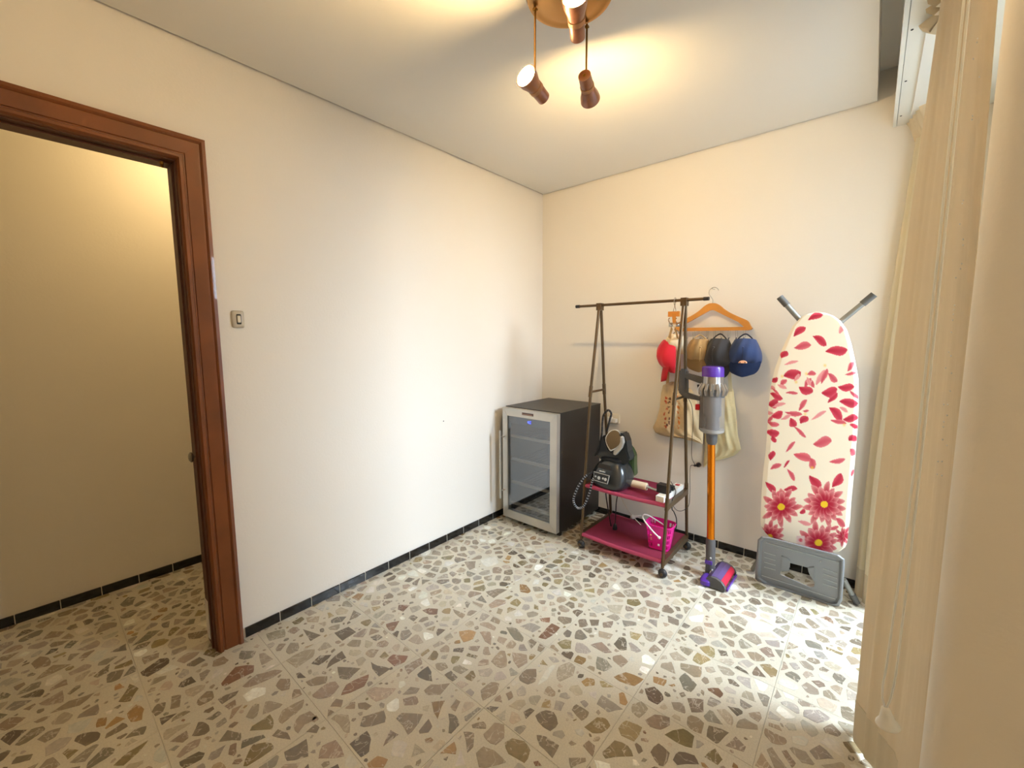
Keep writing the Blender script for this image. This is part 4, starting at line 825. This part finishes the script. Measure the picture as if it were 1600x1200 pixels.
def paint(X, Y):
    "flat printed pattern of the cotton cover, laid out over the board's face"
    col = np.tile(CR, (len(X), 1))
    for (cx, cy, L, w_, an, kd) in PL:
        a = math.radians(an); dx = X-cx; dy = -(Y-cy); u = (dx*math.cos(a)+dy*math.sin(a))/L; v = (-dx*math.sin(a)+dy*math.cos(a))/w_
        v = v+.25*np.sin(u*2.2+cx); wid = np.clip(1-np.abs(u)**1.9, 0, 1)**.8*(1+.32*u); e = np.abs(v)/np.maximum(wid, 1e-3)
        ins = (np.abs(u) < 1) & (e < 1)
        s = np.clip(e[ins], 0, 1)[:, None]; uu = np.clip((u[ins]+1)/2, 0, 1)[:, None]
        base, edge = {'d': (DK, MD), 'm': (MD*.6+DK*.4, MD*.6+LT*.4), 'l': (MD*.5+LT*.5, LT), 'f': (DK, MD)}[kd]
        c = base*(1-s**2)+edge*s**2
        if kd == 'f': c = c*(1-uu**3*.75)+LT*uu**3*.75; c = c*(1-(s**6)*.6)+LT*(s**6)*.6
        else: c = c*(1-.35*uu)+edge*.35*uu
        col[ins] = c
    for (fx, fy, R, n, ph) in FL:
        d = np.hypot(X-fx, (Y-fy)*1.1); w_ = np.clip(1-(d/(R*.55))**3, 0, 1)[:, None]; col = col*(1-w_*.9)+DK*.85*w_*.9
        if fx < 1310: col[d < (5.8 if fx > 1210 else 4)] = YE
    for (x, y) in ((1289, 571), (1260, 584), (1222, 588), (1244, 597), (1338, 601), (1258, 647), (1319, 664), (1269, 731)):
        w_ = np.clip(1-np.hypot(X-x, Y-y)/3.5, 0, 1)[:, None]*.8; col = col*(1-w_)+YE*w_
    m2 = (np.abs(X-1251) < 6.5) & (np.abs(Y-845) < 8) ; col[m2] = np.array(lin((236, 206, 200))); col[np.hypot(X-1251, Y-844) < 3] = MD
    return col
bm = NB(); NY, NX = 430, 165
ys = np.linspace(488.6, 863, NY)
def span(y):
    xs = []
    for a in range(len(OUT)):
        (x0, y0), (x1, y1) = OUT[a], OUT[(a+1) % len(OUT)]
        if (y0 <= y < y1) or (y1 <= y < y0): xs.append(x0+(x1-x0)*(y-y0)/(y1-y0))
    return min(xs), max(xs)
GXs = []; rows = []
for y in ys:
    a, b = span(y); xx = a+(b-a)*(0.5-0.5*np.cos(PI*np.linspace(0, 1, NX))) if False else np.linspace(a, b, NX)
    rows.append([bm.verts.new(on(x, y, -.012*(1-max(0, abs(2*(x-a)/(b-a)-1)-.9)*6)*min(1, (y-486)/6, (866-y)/6))) for x in xx]); GXs.append(xx)
for A, B in zip(rows, rows[1:]):
    for k in range(NX-1): bm.faces.new((A[k], B[k], B[k+1], A[k+1]))
X = np.concatenate(GXs); Y = np.repeat(ys, NX); COL = paint(X, Y); off_ = ORG[ib.name]
bmesh.ops.translate(bm, verts=bm.verts, vec=-off_)
me = bpy.data.meshes.new('cover'); bm.to_mesh(me); bm.free(); me.materials.append(M_print)
at_ = me.attributes.new('Col', 'FLOAT_COLOR', 'POINT'); at_.data.foreach_set('color', np.concatenate([COL, np.ones((len(COL), 1))], 1).astype(np.float32).ravel())
for p_ in me.polygons: p_.use_smooth = True
o = bpy.data.objects.new('cover', me); C.objects.link(o); o.parent = ib; o['label'] = 'white cotton cover printed with crimson petals and daisies'
bm = NB(); prism(bm, [on(x, y, -.004) for x, y in OUT], n0*.022); obj('board', bm, mat('cover_edge', (238, 214, 204), .8), ib)
for a, b, c in (((1218, 464), (1240, 490), (1268, 520)), ((1366, 460), (1330, 488), (1292, 520))):
    A = on(*a, .030); B = on(*c, .030); d_ = (B-A).normalized()
    bm = NB(); tube(bm, [A+d_*.015, B], .0125, 14); lg = obj('leg', bm, M_leg, ib, smooth=True)
    bm = NB(); tube(bm, [A, A+d_*.055], .0152, 14); obj('foot_cap', bm, M_tip, lg, smooth=True)
# iron rest tray at the foot
tc0 = [at(1182, 905, 1, -.245), at(1315, 948, 1, -.245)]
TO = [(1184, 843), (1190, 838), (1206, 840), (1311, 867), (1320, 874), (1320, 885), (1316, 938), (1311, 947), (1302, 948), (1190, 913), (1180, 904), (1180, 893)]
ntr = Vector((0, 1, .28)).normalized(); dtr = ntr.dot(Vector((0, -.262, .0)))
def ont(x, y, off=0):
    x = float(x); y = float(y); d = FW+(x-800)/F*RT-(y-600)/F*UP; t = float((dtr+off-ntr.dot(CAM))/ntr.dot(d)); return CAM+t*d
def shr(P, k):
    cx = sum(p[0] for p in P)/len(P); cy = sum(p[1] for p in P)/len(P)
    out = []
    for x, y in P:
        L = math.hypot(x-cx, y-cy); out.append((x+(cx-x)*k/L, y+(cy-y)*k/L))
    return out
inn = shr(TO, 9)
HO = [(1221, 862), (1227, 865), (1276, 877), (1278, 884), (1268, 888), (1266, 900), (1272, 914), (1262, 917), (1220, 899), (1219, 893), (1233, 892), (1234, 880)]
def ringmesh(levels_, close=False):
    bm = NB(); R = [[bm.verts.new(ont(x, y, o_)) for x, y in P] for P, o_ in levels_]
    for A, B in zip(R, R[1:]):
        n = len(A)
        for k in range(n): bm.faces.new((A[k], A[(k+1) % n], B[(k+1) % n], B[k]))
    return bm, R
bm, R = ringmesh([(shr(TO, 1), .022), (TO, .004), (shr(TO, 2.5), -.004), (shr(TO, 5), -.004), (inn, .010), (inn, .012)])
i2 = inn
ang = lambda P, c: sorted(P, key=lambda q: math.atan2(q[1]-c[1], q[0]-c[0]))
bmesh.ops.recalc_face_normals(bm, faces=bm.faces); rim_o = obj('tray_rim', bm, M_grey, ib, smooth=True)
# tray floor as a grid with the hand-hole left out
def inside(P, x, y):
    c = False
    for a in range(len(P)):
        (x0, y0), (x1, y1) = P[a], P[(a+1) % len(P)]
        if (y0 > y) != (y1 > y) and x < (x1-x0)*(y-y0)/(y1-y0)+x0: c = not c
    return c
HO2 = [(1233, 879), (1236, 880), (1262, 887), (1263, 893), (1266, 900), (1273, 910), (1272, 917), (1266, 918), (1222, 899), (1219, 897), (1220, 893), (1233, 892)]
cu = bpy.data.curves.new('t', 'CURVE'); cu.dimensions = '2D'; cu.fill_mode = 'BOTH'; cu.extrude = 0
for P in (inn, HO2):
    s = cu.splines.new('POLY'); s.points.add(len(P)-1); s.use_cyclic_u = True
    for k, (x, y) in enumerate(P): s.points[k].co = (x/100, y/100, 0, 1)
t_ = bpy.data.objects.new('tmp', cu); C.objects.link(t_); me = bpy.data.meshes.new_from_object(t_.evaluated_get(bpy.context.evaluated_depsgraph_get())); bpy.data.objects.remove(t_)
bm = NB(); bm.from_mesh(me)
for v in bm.verts: v.co = ont(v.co.x*100, v.co.y*100, .010)
bmesh.ops.remove_doubles(bm, verts=bm.verts, dist=1e-5); bmesh.ops.recalc_face_normals(bm, faces=bm.faces)
if sum(f.normal.y*f.calc_area() for f in bm.faces) < 0: bmesh.ops.reverse_faces(bm, faces=bm.faces)
bmesh.ops.solidify(bm, geom=bm.faces[:], thickness=-.003); obj('tray_floor', bm, M_grey, ib)
def bar(p, q, r=.0022, off=.008): bm = NB(); tube(bm, [ont(*p, off), ont(*q, off)], r, 6); return bm
M_ridge = mat('grey_ridge', (168, 170, 168), .3)
for (p, q) in [((1194, 863+7.6*k), (1211.5, 868+7.6*k)) for k in range(4)]+[((1286, 888.5+7.8*k), (1308, 896+7.8*k)) for k in range(4)]+[((1197, 848), (1311, 879)), ((1190, 899), (1305, 936))]:
    obj('ridge', bar(p, q), M_ridge, ib, smooth=True)
for q in ((1214.5, 858), (1282, 877.5), (1278, 926)):
    bm = NB(); p = ont(*q, .007); lathe(bm, [(0, .004), (.002, .003)], p, p-ntr, 10); obj('rivet', bm, M_silver, ib)
bm = NB(); prism(bm, [ont(x, y, .004) for x, y in ((1221, 869), (1230, 872), (1234.5, 876), (1234, 887), (1231, 892), (1220, 891))], ntr*.008); h_ = obj('hinge_block', bm, M_grey, ib, bevel=.002)
bm = NB(); prism(bm, [ont(x, y, .004) for x, y in ((1263, 887), (1272, 886), (1273, 905), (1270, 905), (1264, 896))], ntr*.008); obj('hinge_block', bm, M_grey, ib, bevel=.002)
for a, b in (((1318, 905), (1338, 941)), ((1189, 870), (1176, 890))):
    A = at(*a, 1, -.20); B = at(*b, 2, .012); bm = NB(); tube(bm, [A, B], .0125, 12); lg = obj('leg', bm, M_leg, ib, smooth=True)
    if a[0] > 1300: bm = NB(); d_ = (A-B).normalized(); tube(bm, [B-d_*.004, B+d_*.045], .0155, 12); obj('foot_cap', bm, M_tip, lg, smooth=True)

# ---------------------------------------------------------------- wooden hangers
M_hang = mat('hanger_wood', (206, 138, 60), .35, var=.1, vscale=12, coat=.3); M_chr = mat('chrome', (205, 205, 205), .15, 1.0)
HY = -.045
hg = thing('hat_hanger', 'wooden hanger with a row of small hooks, hung on the back wall', 'hanger', at(1113, 476, 1, HY))
hx0 = at(1113, 480, 1, HY).x; zt = at(1113, 474, 1, HY).z; hxr = at(1176, 513, 1, HY).x-hx0; zb = at(1176, 512, 1, HY).z
upP = [(p.x, p.z) for p in curve([(0, 0, zt+.001), (.022, 0, zt-.002), (.048, 0, zt-.018), (.072, 0, zt-.040), (.11, 0, zt-.066), (.16, 0, zt-.092), (.20, 0, zt-.113), (hxr-.012, 0, zb+.016), (hxr, 0, zb-.004)], 4)]
loP = [(hxr-.008, zb-.014), (hxr-.03, zb-.008), (.15, zt-.118), (.09, zt-.086), (.04, zt-.058), (.015, zt-.044), (0, zt-.041)]
half = upP+loP
full = [(hx0+x, z) for x, z in half]+[(hx0-x, z) for x, z in reversed(half)][1:-1] 
def arm(s):
    P = [Vector((hx0+s*x, HY-.010, z)) for x, z in half]; bm = NB(); prism(bm, P, (0, .020, 0)); return bm
bmh = NB()
for s in (1, -1): prism(bmh, [Vector((hx0+s*x, HY-.010, z)) for x, z in half], (0, .020, 0))
obj('shoulder_bar', bmh, M_hang, hg)
bm = NB(); box(bm, (hx0-hxr+.015, HY-.008, zb-.015), (hx0+hxr-.015, HY+.008, zb+.006)); obj('cross_bar', bm, M_hang, hg, bevel=.004)
bm = NB(); hk = [(0, 0), (0, .025), (-.012, .045), (-.022, .062), (-.020, .085), (0, .100), (.020, .095), (.032, .080)]
tube(bm, curve([(hx0+a, HY, zt-.004+b) for a, b in hk], 6), .0022, 8); obj('hook', bm, M_chr, hg, smooth=True)
bm = NB(); tube(bm, [(hx0-.004, 0, zt+.088), (hx0-.004, -.06, zt+.088)], .003, 8); obj('wall_nail', bm, M_chr, hg)
for k in range(10):
    x = hx0-.185+k*.041
    bm = NB()
    for s in (-.005, .005): tube(bm, [(x+s, HY, zb-.012), (x+s, HY, zb-.062)], .0012, 6)
    hk_ = obj('hook_bail', bm, M_chr, hg)
    bm = NB(); tube(bm, curve([(x, HY, zb-.058), (x, HY-.012, zb-.068), (x, HY-.018, zb-.085), (x, HY-.030, zb-.088), (x, HY-.036, zb-.074)], 4), .0032, 6); obj('small_hook', bm, M_tip, hk_, smooth=True)
# hanger with clips seen end-on, on the rack's rail
ch = thing('clip_hanger', 'wooden clip hanger seen end-on, hooked over the bronze rail', 'hanger', at(1052, 490, 1, YB))
q0 = at(1052, 500, 1, YB); XC = at(1055, 467, 1, YB).x
bm = NB(); tube(bm, curve([(XC, YB-.012, 1.545), (XC, YB-.016, 1.563), (XC, YB-.008, 1.582), (XC, YB+.006, 1.584), (XC, YB+.014, 1.570), (XC-.004, YB+.012, 1.545), (XC-.006, YB, 1.522)], 5), .0019, 6); tube(bm, [(XC, YB-.012, 1.547), (XC+.004, YB, 1.522)], .0019, 6); tube(bm, [(XC-.006, YB, 1.524), (XC-.009, YB, 1.506)], .0019, 6); tube(bm, [(XC+.004, YB, 1.524), (XC+.007, YB, 1.506)], .0019, 6); obj('hook', bm, M_chr, ch, smooth=True)
A = at(1045, 487, 1, YB); B = at(1062, 494, 1, YB)
bm = NB(); box(bm, (A.x, YB-.012, B.z-.002), (B.x, YB+.012, A.z)); obj('head_block', bm, M_hang, ch, bevel=.003)
vd = (at(1053, 500, 1, YB)-CAM).normalized(); vd.z = 0; vd.normalize()
bm = NB(); prism(bm, [p-vd*.14 for p in (at(1050, 492, 1, YB), at(1056, 492, 1, YB), at(1056, 506, 1, YB), at(1051, 506, 1, YB))], vd*.30); obj('bar', bm, M_hang, ch, bevel=.002)
for xx in (1048.5, 1059.5):
    p = at(xx, 503, 1, YB); bm = NB(); box(bm, (p.x-.011, YB-.006, p.z-.028), (p.x+.011, YB+.006, p.z-.004)); tube(bm, curve([(p.x-.008, YB, p.z-.006), (p.x-.012, YB-.01, p.z+.012), (p.x-.010, YB, p.z+.022)], 4), .003, 6); ball(bm, (p.x, YB-.006, p.z-.018), .010, 10); obj('clip', bm, M_chr, ch, smooth=True)

# ---------------------------------------------------------------- caps on the hooks
def cap(name, label, col, x, z, yaw=0, s=1.0, strap=None, wide=1.0, drop=1.0, seam=True, tilt=0):
    m = mat(name+'_cloth_'+label.split()[0], col, .8, bump=.5, bscale=18, var=.08, vscale=14, sheen=.2)
    ms = mat('strap_'+label.split()[0], strap or [c*.6 for c in col], .7)
    loc = Vector((x, HY-.045, z)); t = thing(name, label, 'cap', loc)
    Rm = Matrix.Translation(loc) @ Matrix.Rotation(yaw, 4, 'Z') @ Matrix.Rotation(tilt, 4, 'Y') @ Matrix.Scale(s, 4)
    hgt = .185*drop; rows = []; n = 24
    for j in range(13):
        v = j/12; w_ = (.060+.036*math.sin(min(1, v*1.5)*PI/2))*wide*(1-.22*max(0, (v-.72)/.28)**2); dp = .012+.085*math.sin(PI*min(1, .15+v*.8))**.8
        if v > .8: dp *= 1-(v-.8)*1.6
        cz = -.018-hgt*v; row = []
        for k in range(n):
            a = PI*k/(n-1)
            fold = .004*math.sin(k*1.3+v*6)
            row.append(Vector((-w_*math.cos(a), -dp*math.sin(a)-fold*math.sin(a), cz+.012*math.sin(a)*(1-v))))
        for k in range(1, 7):
            a = k/7; row.append(Vector((w_*(1-2*a), .010*math.sin(PI*a), cz)))
        rows.append(row)
    bm = loft(NB(), rows); bmesh.ops.transform(bm, matrix=Rm, verts=bm.verts); obj('crown', bm, m, t, smooth=True)
    # visor
    rows = []; W_ = .093*wide
    for j in range(15):
        v = math.sin(j/14*PI/2); w_ = W_*max(.02, math.cos(j/14*PI/2)**.55); cz = -.018-hgt+.040-.088*v
        rows.append([Vector((w_*(2*k/12-1), -.030-.028*(1-(2*k/12-1)**2)-.02*v+.01*v*v, cz-.010*(1-(2*k/12-1)**2))) for k in range(13)])
    bm = NB(); R = [[bm.verts.new(p) for p in r] for r in rows]
    for A, B in zip(R, R[1:]):
        for k in range(12): bm.faces.new((A[k], A[k+1], B[k+1], B[k]))
    bmesh.ops.solidify(bm, geom=bm.faces[:], thickness=.004); bmesh.ops.transform(bm, matrix=Rm, verts=bm.verts); obj('visor', bm, m, t, smooth=True)
    bm = NB(); tube(bm, curve([(-.050, -.012, -.030), (-.036, -.010, -.006), (-.012, -.004, .016), (.008, -.004, .018), (.034, -.010, -.004), (.052, -.012, -.028)], 6), .004, 8); bmesh.ops.transform(bm, matrix=Rm, verts=bm.verts); obj('strap', bm, ms, t, smooth=True)
    bm = NB(); ball(bm, (0, -.090, -.060), .006, 10); bmesh.ops.transform(bm, matrix=Rm, verts=bm.verts); obj('button', bm, m, t, smooth=True) if seam else bm.free()
    if seam:
        bm = NB(); tube(bm, curve([(0, -.055+.0, -.02), (0, -.100, -.075), (0, -.100, -.13), (0, -.075, -.19*drop)], 6), .0016, 6); bmesh.ops.transform(bm, matrix=Rm, verts=bm.verts); obj('seam', bm, ms, t, smooth=True)
    return t, Rm
zc_ = at(1160, 527, 1, -.09).z
tn, Rn = cap('cap', 'navy blue cap with small peach patch, rightmost on the hanger', (36, 58, 104), at(1163, 560, 1, -.09).x, zc_, .10, .94, (24, 28, 48), 1.0, .90)
def onr(bm, R): bmesh.ops.transform(bm, matrix=R, verts=bm.verts); return bm
bm = NB(); box(bm, (-.010, -.066, -.062), (.001, -.050, -.022)); obj('lilac_tab', onr(bm, Rn), mat('lilac', (186, 176, 214), .6), tn)
bm = NB(); box(bm, (.001, -.066, -.062), (.006, -.050, -.022)); obj('pink_tab', onr(bm, Rn), mat('tab_pink', (214, 70, 160), .6), tn)
bm = NB(); prism(bm, [Vector((.002+.022*math.cos(a), -.104, -.155+.016*math.sin(a))) for a in [PI*k/10 for k in range(11)]], (0, .035, 0)); obj('patch', onr(bm, Rn), mat('peach_patch', (240, 180, 140), .6), tn)
for dx in (-.011, .015):
    bm = NB(); box(bm, (dx-.003, -.1055, -.153), (dx+.003, -.1035, -.148)); obj('patch_mark', onr(bm, Rn), M_dark, tn)
cap('cap', 'black cap between the navy cap and the tan cap', (44, 40, 40), at(1124, 560, 1, -.09).x, at(1124, 527, 1, -.09).z, -.15, .98, (30, 28, 28), .92, 1.0)
cap('cap', 'tan satin cap hanging left of the black cap', (176, 138, 84), at(1092, 560, 1, -.09).x, at(1090, 528, 1, -.09).z, .35, .92, (196, 160, 104), .95, .82)
cap('cap', 'bright red cap hanging sideways, leftmost on the hanger', (214, 22, 48), at(1052, 560, 1, -.09).x+.005, at(1050, 534, 1, -.09).z+.02, -1.15, 1.12, (170, 16, 36), .95, .95, False)
cap('cap', 'pale beige cap tucked behind the red cap', (226, 208, 176), at(1062, 560, 1, -.03).x, at(1060, 523, 1, -.03).z+.01, -.5, .80, None, 1.0, .8, False)

# ---------------------------------------------------------------- tote bags
M_tote = attrmat('printed_canvas', .85, bump=.4, var=.05, vscale=30, spec=.2)
def bag(name, label, outline, y, depth, m_paint, strapz, strap_m):
    P = np.array(outline); t = thing(name, label, 'bag', at(P[:, 0].mean(), P[:, 1].min(), 1, y))
    y0, y1 = P[:, 1].min()+.3, P[:, 1].max()-.3; NYb, NXb = 70, 60; bm = NB(); rows = []; gx = []; yy = np.linspace(y0, y1, NYb)
    def sp(v):
        xs = []
        for a in range(len(P)):
            (xa, ya), (xb, yb) = P[a], P[(a+1) % len(P)]
            if (ya <= v < yb) or (yb <= v < ya): xs.append(xa+(xb-xa)*(v-ya)/(yb-ya))
        return min(xs), max(xs)
    def bulge(u, v): return depth*math.sin(PI*u)**.6*math.sin(PI*min(.97, .08+v*.85))**.7*(1+.18*math.sin(u*17+v*5)+.1*math.sin(u*31-v*9))
    for j, v in enumerate(yy):
        a, b = sp(v); xx = np.linspace(a, b, NXb); rows.append([bm.verts.new(at(x, v, 1, y-bulge(i/(NXb-1), j/(NYb-1)))) for i, x in enumerate(xx)]); gx.append(xx)
    back = []
    for j, v in enumerate(yy):
        a, b = sp(v); back.append([bm.verts.new(at(x, v, 1, y+.004)) for x in np.linspace(a, b, NXb)])
    for Rr, fl in ((rows, 0), (back, 1)):
        for A, B in zip(Rr, Rr[1:]):
            for k in range(NXb-1): bm.faces.new((A[k], B[k], B[k+1], A[k+1]) if not fl else (A[k], A[k+1], B[k+1], B[k]))
    for j in range(NYb-1):
        for k in (0, NXb-1): bm.faces.new((rows[j][k], back[j][k], back[j+1][k], rows[j+1][k]))
    for j in (0, NYb-1):
        for k in range(NXb-1): bm.faces.new((rows[j][k], rows[j][k+1], back[j][k+1], back[j][k]))
    bmesh.ops.recalc_face_normals(bm, faces=bm.faces)
    bmesh.ops.translate(bm, verts=bm.verts, vec=-ORG[t.name]); me = bpy.data.meshes.new('bag_body'); bm.to_mesh(me); bm.free(); me.materials.append(M_tote)
    X = np.concatenate(gx+gx); Y = np.concatenate([np.repeat(yy, NXb)]*2); Cc = m_paint(X, Y); Cc[len(Cc)//2:] = Cc[0]
    a_ = me.attributes.new('Col', 'FLOAT_COLOR', 'POINT'); a_.data.foreach_set('color', np.concatenate([Cc, np.ones((len(Cc), 1))], 1).astype(np.float32).ravel())
    for p_ in me.polygons: p_.use_smooth = True
    o = bpy.data.objects.new('bag_body', me); C.objects.link(o); o.parent = t
    for sp_ in strapz:
        bm = NB(); pts = curve([at(x, v, 1, d) for x, v, d in sp_], 6)
        rings = []
        for i, p in enumerate(pts):
            tt = (pts[min(i+1, len(pts)-1)]-pts[max(i-1, 0)]).normalized(); sd = tt.cross(Vector((0, 1, 0))).normalized()
            rings.append([p+sd*.010, p+Vector((0, -.0015, 0))+sd*.010, p+Vector((0, -.0015, 0))-sd*.010, p-sd*.010])
        loft(bm, rings); obj('strap', bm, strap_m, t, smooth=False)
    return t
def print1(X, Y):
    c = np.tile(np.array(lin((216, 192, 152))), (len(X), 1)); rp = random.Random(11)
    for col_, xs, dens, cc in ((0, (1040, 1044), 0, lin((200, 80, 60))),):
        pass
    for row in range(7):
        for k, (bx, cc) in enumerate(((1041, (190, 84, 60)), (1047, (110, 74, 60)), (1061, (206, 120, 60)), (1054, (226, 160, 90)))):
            cx = bx+rp.uniform(-1.5, 1.5)-row*.4; cy = 622+row*7.5+rp.uniform(-1.5, 1.5)
            for _ in range(2):
                ex, ey = cx+rp.uniform(-1.4, 1.4), cy+rp.uniform(-2, 2); m = (np.abs(X-ex) < rp.uniform(.6, 1.4)) & (np.abs(Y-ey) < rp.uniform(.8, 2.4)); c[m] = np.array(lin(cc))
    m = (Y > 681+(X-1045)*.12) & (Y < 683+(X-1045)*.12) & (X > 1046) & (X < 1072) & ((X*1.7).astype(int) % 2 == 0); c[m] = np.array(lin((120, 100, 80)))
    return c
bag('tote_bag', 'beige canvas tote bag with red printed letters, behind the right rack legs', [(1036, 602), (1050, 596), (1066, 598), (1082, 610), (1094, 640), (1099, 680), (1098, 694), (1085, 690), (1064, 685), (1045, 683), (1032, 680), (1024, 676), (1020, 668), (1026, 656), (1031, 636), (1033, 614)], -.05, .055, print1,
    [[(1050, 512, YB), (1047, 524, -.2), (1045, 536, -.10), (1044, 560, -.045), (1043, 602, -.05)], [(1055, 512, YB), (1058, 524, -.2), (1060, 536, -.10), (1061, 560, -.045), (1060, 602, -.05)]], mat('canvas_strap', (216, 180, 122), .8))
def print2(X, Y): return np.tile(np.array(lin((226, 212, 168))), (len(X), 1))
bag('tote_bag', 'plain cream cotton tote bag hanging behind the vacuum cleaner', [(1098, 612), (1128, 606), (1146, 608), (1150, 640), (1153, 680), (1158, 702), (1148, 712), (1130, 717), (1112, 722), (1099, 731), (1101, 700), (1100, 650)], -.02, .035, print2,
    [[(1132, 530, -.05), (1137, 560, -.045), (1140, 590, -.04), (1142, 612, -.04)]], mat('cream_strap', (230, 214, 170), .8))
